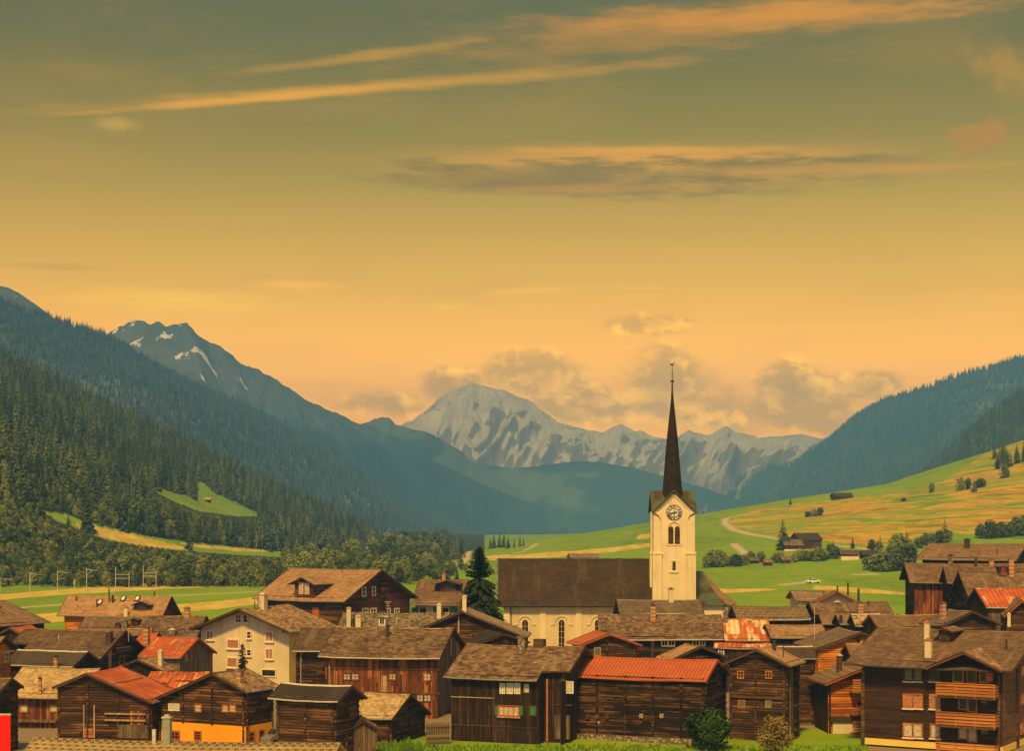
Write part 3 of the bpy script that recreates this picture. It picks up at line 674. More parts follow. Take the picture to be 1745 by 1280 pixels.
# ------------------------------------------------------------------ house builder
class House:
    def __init__(s, fit, name, label, cat, wall, roof, og=0.6, oe=0.5, sides=None, base=None, notch=None, trim=None, gutter=C_ZINC,
                 thick=0.16, ridge=None, group=None, feats=(), sag=0.11, zb=None, ends=True):
        s.cx, s.cy, thd, s.L, s.wf, s.wb, s.zr, ptd = fit
        s.th = R(thd); s.t = math.tan(R(ptd)); s.og, s.oe = og, oe
        s.zb = (min(float(zt(s.cx, s.cy)), float(zt(*s.wxy(0, -s.wf)))) - 0.25) if zb is None else zb
        s.e = empty(name, (s.cx, s.cy, s.zb), s.th); tag(s.e, label, cat, group)
        s.roofm = roof; s.trim = trim or W_TRIM; s.notch = notch; s.sag = sag * min(1.0, s.L / 12); s.seed = rnd.random() * 50
        s.hw = s.L / 2 - og; s.vf = s.wf - oe; s.vb = s.wb - oe
        s.thick = thick; s._rec = None
        s.walls(wall, sides or {}, base)
        s.roofs(roof, gutter, ridge)
        st = wall[0]
        if st == 'log' and ends:
            for sd in 'FLR':
                for q in (-1, 1): s.logends(sd, q)
        for f in feats: getattr(s, 'f_' + f[0])(*f[1:])
    def wxy(s, u, v): return (s.cx + u * math.cos(s.th) - v * math.sin(s.th), s.cy + u * math.sin(s.th) + v * math.cos(s.th))
    def roofz(s, v): return s.zr - s.zb - s.t * abs(v)
    def ray(s, px, py):
        d = Vector(((px - HX) / FPX, 1.0, (HY - py) / FPX)); o = Vector((-s.cx, -s.cy, CAMH - s.zb))
        c, n = math.cos(s.th), math.sin(s.th)
        rot = lambda q: Vector((q.x * c + q.y * n, -q.x * n + q.y * c, q.z))
        return rot(o), rot(d)
    def on(s, side, px, py):
        o, d = s.ray(px, py)
        if side in 'FB':
            v = -s.vf if side == 'F' else s.vb
            k = (v - o.y) / d.y; p = o + d * k; return p.x, p.z
        u = -s.hw if side == 'L' else s.hw
        k = (u - o.x) / d.x; p = o + d * k; return p.y, p.z
    def P(s, side, a, z, off):
        if side == 'F': return (a, -s.vf + s.recess(a) - off, z)
        if side == 'B': return (a, s.vb + off, z)
        if side == 'L': return (-s.hw - off, a, z)
        return (s.hw + off, a, z)
    def onroof(s, px, py, slope='F'):
        o, d = s.ray(px, py); sg = 1 if slope == 'F' else -1
        # z = zr - zb + sg*t*v
        k = ((s.zr - s.zb) + sg * s.t * o.y - o.z) / (d.z - sg * s.t * d.y)
        return o + d * k
    # walls -------------------------------------------------------
    def span(s, side):
        return (-s.hw, s.hw) if side in 'FB' else (-s.vf, s.vb)
    def recess(s, a):
        if s._rec is not None: return s._rec
        if s.notch and ((a > s.notch[0]) == (s.notch[2] == 'R')): return s.wf * (1 - s.notch[1])
        return 0.0
    def top(s, side, a):
        if side == 'F': return s.roofz(s.vf - s.recess(a)) - 0.03
        if side == 'B': return s.roofz(s.vb) - 0.03
        return s.roofz(a) - 0.03
    def walls(s, wall, sides, base):
        mb = MB(); mats = []
        def mi(m):
            if m not in mats: mats.append(m)
            return mats.index(m)
        z0 = 0.0
        jobs = [('B', *s.span('B'), 0.0), ('L', *s.span('L'), 0.0), ('R', *s.span('R'), 0.0)]
        if s.notch:
            un, fr, wh = s.notch; rc = s.wf * (1 - fr); lo, hi = s.span('F')
            jobs += [('F', lo, un, 0.0 if wh == 'R' else rc), ('F', un, hi, rc if wh == 'R' else 0.0)]
            mb.face([(un, -s.vf, z0), (un, -s.vf + rc, z0), (un, -s.vf + rc, s.roofz(s.vf - rc) - .03), (un, -s.vf, s.roofz(s.vf) - .03)], [(0, 0), (rc, 0), (rc, 5), (0, 5)], mi(wall[1]))
        else: jobs += [('F', *s.span('F'), 0.0)]
        for side, a0, a1, rec in jobs:
            s._rec = rec; sty, m = sides.get(side, wall)[:2]; k = mi(m)
            bks = [a0] + ([0.0] if side in 'LR' else []) + [a1]
            # core
            pts = [s.P(side, a0, z0, 0), s.P(side, a1, z0, 0)] + [s.P(side, a, s.top(side, a), 0) for a in reversed(bks)]
            uv = [(a0, z0), (a1, z0)] + [(a, s.top(side, a)) for a in reversed(bks)]
            mb.face(pts if side in 'FR' else pts[::-1], uv if side in 'FR' else uv[::-1], k)
            ztop = max(s.top(side, a) for a in bks)
            def lim(z):
                if side in 'FB': return (a0, a1) if z <= s.top(side, 0) + 1e-4 else None
                h = (s.zr - s.zb - 0.03 - z) / s.t
                if h <= 0.02: return None
                return max(a0, -h), min(a1, h)
            if sty == 'log':
                z = z0
                while z < ztop - 0.02:
                    z1 = min(z + 0.24, ztop); pr = [(z, 0.0), (z + 0.05 * (z1 - z) / .24, 0.055), (z + 0.19 * (z1 - z) / .24, 0.055), (z1, 0.0)]
                    for (za, oa), (zb_, ob) in zip(pr[:-1], pr[1:]):
                        la, lb = lim(za), lim(zb_)
                        if not la: continue
                        if not lb: m_ = (la[0] + la[1]) / 2; lb = (m_, m_)
                        q = [s.P(side, la[0], za, oa), s.P(side, la[1], za, oa), s.P(side, lb[1], zb_, ob), s.P(side, lb[0], zb_, ob)]
                        uq = [(la[0], za), (la[1], za), (lb[1], zb_), (lb[0], zb_)]
                        mb.face(q if side in 'FR' else q[::-1], uq if side in 'FR' else uq[::-1], k)
                    z = z1
            elif sty == 'board':
                a = a0
                while a < a1 - 0.01:
                    b = min(a + 0.22, a1)
                    if side in 'LR' and a < 0 < b: b = 0.0 if -a > 0.02 else b
                    of = 0.02 + 0.035 * rnd.random(); ta, tb = s.top(side, a), s.top(side, b)
                    c = [s.P(side, a, z0, of), s.P(side, b, z0, of), s.P(side, b, tb, of), s.P(side, a, ta, of)]
                    d = [s.P(side, a, z0, 0), s.P(side, b, z0, 0), s.P(side, b, tb, 0), s.P(side, a, ta, 0)]
                    uq = [(a, z0), (b, z0), (b, tb), (a, ta)]
                    mb.face(c if side in 'FR' else c[::-1], uq if side in 'FR' else uq[::-1], k)
                    mb.face([d[0], c[0], c[3], d[3]], [uq[0], uq[0], uq[3], uq[3]], k); mb.face([c[1], d[1], d[2], c[2]], [uq[1], uq[1], uq[2], uq[2]], k)
                    a = b
        s._rec = None
        s.wall = mb.build('wall', mats, s.e)
        if base:
            m, h, off = base; b = MB()
            b.box((-s.hw - off, -s.vf - off, 0), (s.hw + off, s.vb + off, h))
            s.base = b.build('base', m, s.e)
    def logends(s, side, a, z0=0.1, z1=None, w=0.16):
        a0, a1 = s.span(side)
        if a == -1: a = a0 + 0.14
        elif a == 1: a = a1 - 0.14
        z1 = z1 if z1 is not None else s.top(side, a) - 0.1
        mb = MB(); z = z0; k = 0
        while z < z1:
            of = 0.10 + 0.05 * rnd.random() + (0.05 if k % 2 else 0)
            p, q = s.P(side, a - w / 2, z, 0.0), s.P(side, a + w / 2, z + 0.21, of)
            lo = [min(x, y) for x, y in zip(p, q)]; hi = [max(x, y) for x, y in zip(p, q)]
            mb.box(lo, hi); z += 0.24; k += 1
        mb.build('log_ends', s.wall.data.materials[0], s.e)
    # roof --------------------------------------------------------
    def rz(s, u, v):
        n = fnoise(np.array([u * 1.0]), np.array([v * 1.0]), 2.2, s.seed, 2)[0] * 0.06
        return s.roofz(v) + n + s.sag * ((2 * u / s.L) ** 2 - 1)
    def slope(s, mb, u0, u1, v1, sg, nu=14, nv=5):
        us = np.linspace(u0, u1, nu); vs = np.linspace(0, v1, nv); k = math.sqrt(1 + s.t * s.t)
        T = [[Vector((u, sg * v, s.rz(u, sg * v))) for v in vs] for u in us]
        B = [[p - Vector((0, 0, s.thick)) for p in r] for r in T]
        for i in range(nu - 1):
            for j in range(nv - 1):
                q = [T[i][j], T[i][j + 1], T[i + 1][j + 1], T[i + 1][j]]; uq = [(us[i], -vs[j] * k), (us[i], -vs[j + 1] * k), (us[i + 1], -vs[j + 1] * k), (us[i + 1], -vs[j] * k)]
                if sg > 0: q = q[::-1]; uq = uq[::-1]
                mb.face(q, uq, 0)
                q = [B[i][j], B[i + 1][j], B[i + 1][j + 1], B[i][j + 1]]
                mb.face(q if sg < 0 else q[::-1], None, 1)
            q = [T[i][-1], B[i][-1], B[i + 1][-1], T[i + 1][-1]]
            mb.face(q if sg < 0 else q[::-1], None, 1)
        for j in range(nv - 1):
            q = [T[0][j], B[0][j], B[0][j + 1], T[0][j + 1]]; mb.face(q if sg < 0 else q[::-1], None, 1)
            q = [T[-1][j], T[-1][j + 1], B[-1][j + 1], B[-1][j]]; mb.face(q if sg < 0 else q[::-1], None, 1)
    def roofs(s, m, gutter, ridge):
        mb = MB(); h = s.L / 2
        if s.notch:
            un, fr, where = s.notch
            if where == 'R': s.slope(mb, -h, un, s.wf, -1); s.slope(mb, un, h, s.wf * fr, -1)
            else: s.slope(mb, -h, un, s.wf * fr, -1); s.slope(mb, un, h, s.wf, -1)
        else: s.slope(mb, -h, h, s.wf, -1)
        s.slope(mb, -h, h, s.wb, 1)
        s.roof = mb.build('roof', [m, s.trim], s.e)
        rc = MB(); us = np.linspace(-h, h, 12)
        for a, b in zip(us[:-1], us[1:]):
            for sg in (-1, 1):
                q = [Vector((a, 0, s.rz(a, 0) + .05)), Vector((a, sg * .2, s.rz(a, sg * .2) + .035)), Vector((b, sg * .2, s.rz(b, sg * .2) + .035)), Vector((b, 0, s.rz(b, 0) + .05))]
                rc.face(q if sg < 0 else q[::-1], [(a, 0), (a, .2), (b, .2), (b, 0)])
        rc.build('ridge_cap', ridge or m, s.roof)
        for q in (-1, 1):
            bb = MB()
            for sg, w in ((-1, s.wf), (1, s.wb)):
                if s.notch and sg < 0 and ((q > 0) == (s.notch[2] == 'R')): w = w * s.notch[1]
                a = Vector((q * (h + .035), 0, s.rz(q * h, 0) - .09)); b = Vector((q * (h + .035), sg * w, s.rz(q * h, sg * w) - .09))
                bb.beam(a, b, 0.06, 0.24)
            bb.build('bargeboard', s.trim, s.roof)
        if gutter:
            g = MB(); w = s.wf
            u0, u1 = -h, h
            if s.notch: u0, u1 = (-h, s.notch[0]) if s.notch[2] == 'R' else (s.notch[0], h)
            g.tube([(u, -w - .06, s.rz(u, -w) - .08) for u in np.linspace(u0, u1, 8)], 0.065, 6)
            g.build('gutter', gutter, s.roof)
        # rafter tails / purlins under the gable
        if s.og > 0.35:
            for v in (0.0, -s.vf + .1, s.vb - .1):
                for q in (-1, 1):
                    pl = MB()
                    z = s.roofz(v) - s.thick - .16
                    pl.box((min(q * (s.hw + .001), q * (h - .1)), v - .09, z - .1), (max(q * (s.hw + .001), q * (h - .1)), v + .09, z + .1))
                    pl.build('purlin', s.trim, s.roof)
    # features ------------------------------------------------------
    def rect(s, side, x0, y0, x1, y1):
        a0, za = s.on(side, x0, (y0 + y1) / 2); a1, zb_ = s.on(side, x1, (y0 + y1) / 2)
        _, z1 = s.on(side, (x0 + x1) / 2, y0); _, z0 = s.on(side, (x0 + x1) / 2, y1)
        return min(a0, a1), z0, max(a0, a1), z1
    def pbox(s, mb, side, a0, z0, a1, z1, o0, o1):
        p, q = s.P(side, a0, z0, o0), s.P(side, a1, z1, o1)
        mb.box([min(x, y) for x, y in zip(p, q)], [max(x, y) for x, y in zip(p, q)])
    def f_win(s, side, x0, y0, x1, y1, fr=W_FRAME, gl='d', cols=2, rows=2, sill=None, name='window'):
        a0, z0, a1, z1 = s.rect(side, x0, y0, x1, y1)
        g = MB(); s.pbox(g, side, a0, z0, a1, z1, 0.0, 0.075)
        w = g.build(name, GLZ[gl], s.e)
        t = min(0.11, (a1 - a0) * 0.14); m = MB()
        s.pbox(m, side, a0 - t, z0 - t, a0 + t * .3, z1 + t, .0, .115); s.pbox(m, side, a1 - t * .3, z0 - t, a1 + t, z1 + t, .0, .115)
        s.pbox(m, side, a0 + t * .3, z1 - t * .3, a1 - t * .3, z1 + t, .0, .112); s.pbox(m, side, a0 + t * .3, z0 - t, a1 - t * .3, z0 + t * .3, .0, .112)
        for c in range(1, cols):
            a = a0 + (a1 - a0) * c / cols; s.pbox(m, side, a - .035, z0 + t * .3, a + .035, z1 - t * .3, .0, .105)
        for r in range(1, rows):
            z = z0 + (z1 - z0) * r / rows; s.pbox(m, side, a0 + t * .3, z - .025, a1 - t * .3, z + .025, .0, .098)
        m.build('frame', fr, w)
        if sill:
            b = MB(); s.pbox(b, side, a0 - t * 1.6, z0 - t - .10, a1 + t * 1.6, z0 - t - .003, .0, .2); b.build('sill', sill, w)
        return w
    def f_shut(s, side, x0, y0, x1, y1, m=C_GREEN):
        a0, z0, a1, z1 = s.rect(side, x0, y0, x1, y1); b = MB(); s.pbox(b, side, a0, z0, a1, z1, 0, .13); b.build('shutter', m, s.e)
    def f_board(s, side, x0, y0, x1, y1, m=W_PALE, name='board', off=0.09):
        a0, z0, a1, z1 = s.rect(side, x0, y0, x1, y1); b = MB(); s.pbox(b, side, a0, z0, a1, z1, 0, off); b.build(name, m, s.e)
    def f_ends(s, side, x, y=None, w=0.16, z0=0.1):
        a, _ = s.on(side, x, y or 1150); s.logends(side, a, z0=z0, w=w)
    def f_chim(s, x, yt, yb, w, m=P_CREAM, cap=C_TERRA, slope='F', name='chimney'):
        p = s.onroof(x, yb, slope); D = (Vector((p.x * math.sin(s.th) + p.y * math.cos(s.th), 0, 0)).x + s.cy)
        k = D / FPX; hw = w * k / 2; zt_ = p.z + (yb - yt) * k
        b = MB(); b.box((p.x - hw, p.y, p.z - .5), (p.x + hw, p.y + hw * 1.7, zt_ - .12)); c = b.build(name, m, s.roof)
        if cap:
            b = MB(); b.box((p.x - hw * 1.25, p.y - hw * .25, zt_ - .117), (p.x + hw * 1.25, p.y + hw * 1.95, zt_ - .03)); b.box((p.x - hw * .6, p.y + hw * .3, zt_ - .028), (p.x + hw * .6, p.y + hw * 1.4, zt_ + .1))
            b.build('cap', cap, c)
    def f_pipe(s, x, yt, yb, r=0.09, m=C_DARKMETAL, slope='F', hat=True):
        p = s.onroof(x, yb, slope); D = p.x * math.sin(s.th) + p.y * math.cos(s.th) + s.cy; h = (yb - yt) * D / FPX
        b = MB(); b.tube([(p.x, p.y, p.z - .3), (p.x, p.y, p.z + h - .05)], r, 8)
        if hat and r > .06: b.tube([(p.x, p.y, p.z + h - .02), (p.x, p.y, p.z + h + .06)], [r * 1.7, r * .4], 8)
        b.build('flue_pipe', m, s.roof)
    def f_ant(s, x, yt, yb, w=8, slope='F'):
        p = s.onroof(x, yb, slope); D = p.x * math.sin(s.th) + p.y * math.cos(s.th) + s.cy; k = D / FPX; h = (yb - yt) * k
        b = MB(); b.tube([(p.x, p.y, p.z - .2), (p.x, p.y, p.z + h)], .03, 6)
        for q, f in ((0, 1), (-.18, .8), (-.5, .6)):
            b.beam((p.x - w * k / 2 * f, p.y, p.z + h + q), (p.x + w * k / 2 * f, p.y, p.z + h + q), .035)
        b.build('antenna', C_METAL, s.roof)
    def f_sky(s, x, y, w=7, h=5):
        p = s.onroof(x, y); b = MB(); k = s.cy / FPX; hw = w * k / 2; hl = 0.55
        up = Vector((0, 1, s.t)).normalized(); nn = Vector((0, -s.t, 1)).normalized()
        c = [p + Vector((sx * hw, 0, 0)) + up * (sy * hl) + nn * .09 for sx, sy in ((-1, -1), (1, -1), (1, 1), (-1, 1))]
        d = [q - nn * .12 for q in c]
        b.face(c)
        for i in range(4): b.face([d[i], d[(i + 1) % 4], c[(i + 1) % 4], c[i]])
        sk = b.build('skylight', C_SKYGLASS, s.roof)
        b = MB()
        for i in range(4): b.beam(c[i], c[(i + 1) % 4], .12, .1, up=tuple(nn))
        b.build('frame', C_DARKMETAL, sk)
    def f_dorm(s, x0, x1, yt, yb, fm=W_BROWN, rm=None, win='d', frm=C_WHITE, pitch=0.45, over=0.35, nwin=2, wfr=0.75):
        """gabled dormer: front face stands on the roof at yb, apex at yt"""
        p = s.onroof((x0 + x1) / 2, yb); D = p.x * math.sin(s.th) + p.y * math.cos(s.th) + s.cy; k = D / FPX
        hw = (x1 - x0) * k / 2 - over; za = p.z + (yb - yt) * k; ze = za - pitch * hw; vf = p.y
        b = MB(); vback = (za - (s.zr - s.zb)) / s.t if za < s.zr - s.zb else 0.0
        vb_e = (ze - (s.zr - s.zb)) / s.t
        b.face([(p.x - hw, vf, p.z - .1), (p.x + hw, vf, p.z - .1), (p.x + hw, vf, ze), (p.x, vf, za), (p.x - hw, vf, ze)])
        b.face([(p.x + hw, vf, p.z - .1), (p.x + hw, vb_e, ze), (p.x + hw, vf, ze)]); b.face([(p.x - hw, vf, p.z - .1), (p.x - hw, vf, ze), (p.x - hw, vb_e, ze)])
        d = b.build('dormer', fm, s.roof)
        r = MB(); W = hw + over; zo = za - pitch * W; vo = (zo - (s.zr - s.zb)) / s.t
        for sg in (-1, 1):
            t4 = [Vector((p.x, vf - over, za + .12)), Vector((p.x + sg * W, vf - over, zo + .12)), Vector((p.x + sg * W, vo + .3, zo + .12)), Vector((p.x, min(vback + .3, 0), za + .12))]
            b4 = [q - Vector((0, 0, .13)) for q in t4]
            uv4 = [(q.y, -abs(q.x - p.x)) for q in t4]
            r.face(t4 if sg > 0 else t4[::-1], uv4 if sg > 0 else uv4[::-1], 0)
            r.face(b4[::-1] if sg > 0 else b4, None, 1)
            for i in range(4):
                q = [t4[i], b4[i], b4[(i + 1) % 4], t4[(i + 1) % 4]]; r.face(q if sg > 0 else q[::-1], None, 1)
        r.build('dormer_roof', [rm or s.roofm, s.trim], d)
        h = ze - p.z
        for i in range(nwin):
            ww = 2 * hw * wfr / nwin; a0 = p.x - hw * wfr + i * ww + ww * .1; a1 = a0 + ww * .8; g = MB()
            z0, z1 = p.z + h * .2, ze + 0.05
            g.box((a0, vf - .05, z0), (a1, vf - .01, z1)); g.build('dormer_window', GLZ[win], d)
            g = MB()
            for bx in (((a0 - .06, vf - .08, z0 - .06), (a0, vf - .008, z1 + .06)), ((a1, vf - .08, z0 - .06), (a1 + .06, vf - .008, z1 + .06)), ((a0, vf - .08, z1), (a1, vf - .008, z1 + .06)), ((a0, vf - .08, z0 - .06), (a1, vf - .008, z0)), (((a0 + a1) / 2 - .02, vf - .075, z0), ((a0 + a1) / 2 + .02, vf - .05, z1))): g.box(*bx)
            g.build('dormer_frame', frm, d)
    def f_batten(s, x0, y0, x1, y1, slope='F', m=None, w=.1):
        a, c = s.onroof(x0, y0, slope), s.onroof(x1, y1, slope); b = MB(); up = Vector((0, 0, .05))
        b.beam(a + up, c + up, w, .06); b.build('batten', m or W_PALE, s.roof)
    def f_call(s, fn): fn(s)

# ------------------------------------------------------------------ the village
FIT = {
    'L1': (-54.52, 236.46, -3.77, 14.67, 4.47, 5.21, 9.25, 28.73),
    'L2': (-73.37, 226.99, 57.03, 14.04, 9.19, 9.13, 8.79, 16.11),
    'L2b': (-59.16, 204.93, 69.06, 4.23, 1.46, 1.69, 6.9, 24.54),
    'L3': (-54.89, 168.35, -7.64, 10.0, 2.37, 2.89, 8.25, 25.05),
    'L4': (-48.38, 188.51, -18.34, 12.71, 4.77, 5.78, 7.6, 28.45),
    'L5': (-47.08, 174.41, -20.33, 8.54, 2.57, 2.58, 6.34, 27.13),
    'L6': (-44.01, 166.13, -8.26, 8.01, 5.18, 5.17, 5.24, 23.79),
    'L7': (-46.18, 144.43, -10.78, 8.0, 2.47, 2.14, 6.28, 23.23),
    'L8': (-36.46, 152.13, 81.34, 7.92, 5.95, 3.16, 6.28, 21.86),
    'L9': (-24.68, 148.58, 62.99, 5.01, 3.61, 6.47, 6.52, 21.87),
    'L10': (-31.94, 164.05, -4.96, 5.78, 4.07, 4.07, 5.05, 23.8),
    'L11': (-37.32, 189.87, -17.82, 5.24, 4.07, 4.3, 6.6, 24.47),
    'L11b': (-42.08, 197.77, -8.36, 2.12, 2.79, 2.79, 6.58, 23.35),
    'L11c': (-43.92, 200.36, 12.05, 2.99, 1.39, 1.41, 6.93, 23.66),
    'L12': (-37.27, 172.86, 74.88, 3.48, 2.86, 1.5, 5.72, 22.38),
    'L13': (-48.95, 211.07, -0.35, 8.02, 3.07, 3.09, 7.78, 23.66),
    'L14': (-41.23, 210.14, -2.15, 7.0, 5.14, 5.13, 7.91, 23.46),
    'W1': (-29.57, 202.94, 70.13, 12.61, 6.57, 6.52, 9.44, 21.04),
    'B1': (-26.25, 253.14, -33.56, 17.46, 8.57, 8.85, 12.58, 26.76),
    'B2': (-10.73, 267.97, -6.0, 7.82, 8.02, 7.97, 10.45, 23.83),
    'B3': (-14.58, 214.82, -5.55, 13.64, 5.85, 5.82, 8.07, 24.51),
    'B4': (-20.91, 188.01, -5.13, 4.61, 5.03, 5.02, 7.9, 24.08),
    'B5': (-12.03, 174.41, -9.99, 12.38, 6.52, 5.77, 8.69, 21.09),
    'B6': (-5.22, 192.09, 85.39, 7.97, 7.15, 4.28, 9.61, 21.79),
    'B6b': (-1.59, 180.38, 108.29, 4.75, 2.85, 3.65, 7.8, 18.15),
    'B7': (1.24, 154.62, -19.61, 11.27, 5.97, 5.94, 8.31, 22.73),
    'B8': (-15.82, 138.0, -24.26, 6.47, 2.19, 2.48, 6.33, 24.77),
    'B9': (-11.09, 151.35, -21.89, 4.54, 3.62, 4.32, 4.24, 25.98),
    'B10': (12.28, 153.39, -22.53, 12.91, 3.67, 3.67, 7.29, 23.33),
    'B12': (9.44, 177.92, 107.06, 4.14, 3.64, 3.2, 8.0, 19.83),
    'B13': (18.69, 217.67, 3.12, 10.66, 3.67, 4.07, 9.57, 25.41),
    'B14': (17.83, 205.53, -3.78, 14.71, 5.55, 5.53, 8.33, 24.74),
    'B15': (27.95, 203.93, -3.58, 5.49, 4.94, 4.93, 7.86, 23.92),
    'B15b': (26.34, 194.49, -9.55, 6.36, 1.51, 1.47, 5.68, 16.45),
    'B16': (33.25, 201.02, 4.42, 6.85, 3.03, 3.03, 7.39, 23.39),
    'B17': (33.08, 219.43, 2.84, 9.48, 3.43, 3.34, 8.65, 23.33),
    'B18': (18.33, 172.06, 105.78, 4.13, 2.75, 3.31, 7.11, 22.07),
    'B19': (22.74, 153.54, 66.19, 5.53, 3.08, 3.04, 8.26, 24.48),
    'B19b': (27.45, 165.19, 0.83, 3.47, 2.19, 2.2, 7.39, 23.63),
    'B20': (35.43, 178.66, 93.64, 9.33, 4.75, 4.9, 8.22, 19.22),
    'B20b': (33.62, 166.02, 2.24, 2.12, 2.02, 2.66, 7.64, 26.18),
    'B21': (32.19, 159.33, 93.46, 6.67, 3.85, 3.76, 6.19, 21.72),
    'R1': (39.59, 151.44, -31.28, 14.42, 8.74, 8.6, 9.96, 17.43),
    'R2': (59.74, 222.04, -5.65, 16.77, 5.06, 4.95, 14.14, 24.66),
    'R4a': (59.33, 210.83, -7.3, 11.48, 3.86, 4.14, 13.92, 25.32),
    'R4b': (58.42, 201.88, -1.92, 10.79, 4.89, 5.8, 13.64, 29.87),
    'R5': (56.54, 192.16, 1.73, 8.6, 4.17, 4.13, 12.01, 24.58),
    'R5b': (55.28, 185.17, 76.26, 8.58, 1.91, 1.9, 11.19, 41.88),
    'R3': (72.29, 264.21, -29.39, 15.14, 7.13, 7.09, 16.14, 17.57),
    'R8': (47.46, 180.05, 108.51, 4.31, 3.61, 3.64, 10.14, 21.25),
    'R7a': (40.66, 216.4, 0.7, 3.38, 2.4, 2.62, 7.8, 25.01),
    'R7b': (41.81, 211.86, 0.72, 2.96, 2.36, 2.66, 8.02, 25.21),
    'R7c': (43.15, 207.67, -0.37, 3.57, 2.67, 2.9, 8.27, 25.05),
    'R7d': (47.19, 203.17, 7.66, 9.36, 3.2, 3.32, 8.47, 24.23),
    'R6': (44.7, 234.5, 81.89, 5.08, 2.84, 3.0, 10.06, 26.28),
    'R6w': (42.54, 240.67, 5.45, 6.44, 2.68, 2.43, 9.79, 23.72),
    'R6c': (44.41, 225.14, 3.19, 10.43, 3.14, 2.89, 8.92, 23.66),
    'F0': (-20.66, 107.58, -8.55, 19.99, 3.62, 3.64, 5.67, 22.81)}
LOGD, LOGB, LOGR, BRD, BRR, BRG = ('log', W_DARK), ('log', W_BROWN), ('log', W_RED), ('board', B_DARK), ('board', B_RED), ('board', B_GREY)
def CR(m): return ('plaster', m)
def put(key, *a, **k): return House(FIT[key], *a, **k)

def ground_floor(h):
    _, z = h.on('L', 330, 1233); b = MB()
    b.box((-h.hw - .06, -h.vf - .06, 0.0), (h.hw + .06, h.vb + .06, z)); b.build('ground_floor', P_ORANGE, h.e)

W_BARGE = wood('stained_bargeboard', (0.10, 0.04, 0.015), (0.17, 0.07, 0.026), (0.24, 0.10, 0.04), 0.5, False, 0.1)
C_PALEGREEN = flat('pale_green_sheet', (0.27, 0.27, 0.19), 0.15, 0.6)
# --- far left and left row
put('L1', 'chalet', 'long tan shingled chalet with three skylights and an eyebrow dormer beside the railway meadow', 'chalet', ('log', W_ORANGE), S_TAN, og=.9, oe=.7,
    sides={'R': LOGR}, feats=[('sky', 170, 1027), ('sky', 210, 1021), ('sky', 234, 1021), ('chim', 214, 1035, 1051, 6, P_CREAM), ('pipe', 130, 1016, 1024), ('pipe', 165, 1022, 1034),
    ('pipe', 186, 1004, 1025), ('pipe', 192.5, 1015, 1026, .16), ('pipe', 263, 1009, 1016), ('dorm', 224, 258, 1026, 1040, W_TRIM, None, 'd', W_TRIM, .4, .5, 2)])
put('L2', 'house', 'broad brown roofed house cut off by the left edge above a small red roof', 'house', LOGD, S_BROWN, og=.6, oe=.6, feats=[('chim', 1, 1032, 1046, 7, P_BRICK)])
put('L2b', 'shed', 'small dark gabled shed with a red sheet roof at the left edge', 'shed', BRD, M_CORR, og=.3, oe=.3)
put('L3', 'house', 'red orange timber house at the left edge beside a slate grey roof', 'house', ('log', W_ORANGE), S_TAN, og=.7, oe=.3,
    feats=[('win', 'R', 8, 1113, 12, 1127, C_WHITE, 'd', 1, 2), ('board', 'R', 4, 1110, 20, 1112, C_WHITE, 'balcony_rail', .3)])
put('L4', 'house', 'large shingled house with a shadowed right gable, brown chimney and a vent pipe', 'house', BRD, S_BROWN, og=.9, oe=.6, notch=(-4.2, .55, 'L'), sides={'R': LOGB},
    feats=[('chim', 184, 1076, 1099, 10, W_TRIM, P_STONE), ('pipe', 100, 1081, 1091, .05, C_METAL), ('board', 'R', 184, 1108, 189, 1140, W_PALE, 'plank', .06), ('board', 'R', 196, 1103, 220, 1105, W_PALE, 'beam', .2),
    ('win', 'R', 203, 1120, 210, 1133, W_REDTRIM, 'd', 1, 2), ('ant', 219, 1075, 1090, 4)])
put('L5', 'house', 'low house under a plain dark slate grey roof with a pale ridge strip', 'house', BRD, S_SLATE, og=.5, oe=.4, ridge=C_METAL, gutter=C_METAL,
    feats=[('chim', 94, 1119, 1141, 6, P_BRICK, C_DARKMETAL)])
put('L6', 'house', 'house with a pale shake roof, plank wall and greenish corner windows behind the log barn', 'house', BRR, S_PALE, og=.4, oe=.7, zb=-0.3,
    feats=[('chim', 67.5, 1156, 1184, 5, P_BRICK, C_DARKMETAL), ('board', 'F', 27, 1227, 98, 1231, B_GREY, 'balcony_rail', .5), ('win', 'F', 37, 1203, 47, 1213, W_PALE, 'c', 1, 1),
    ('win', 'F', 87, 1203, 97, 1213, W_PALE, 'c', 1, 1), ('win', 'F', 36, 1244, 46, 1253, W_PALE, 'c', 1, 1), ('win', 'F', 87, 1246, 96, 1255, W_PALE, 'c', 1, 1), ('board', 'F', 61, 1242, 77, 1258, C_COPPER, 'door'),
    ('board', 'F', 48, 1200, 50, 1227, W_TRIM, 'post'), ('board', 'F', 57, 1200, 59, 1227, W_TRIM, 'post'), ('board', 'F', 76, 1200, 78, 1227, W_TRIM, 'post')])
put('L7', 'log_barn', 'small log barn at the bottom left edge next to the red panel', 'barn', LOGB, S_OLD, og=.4, oe=.4)
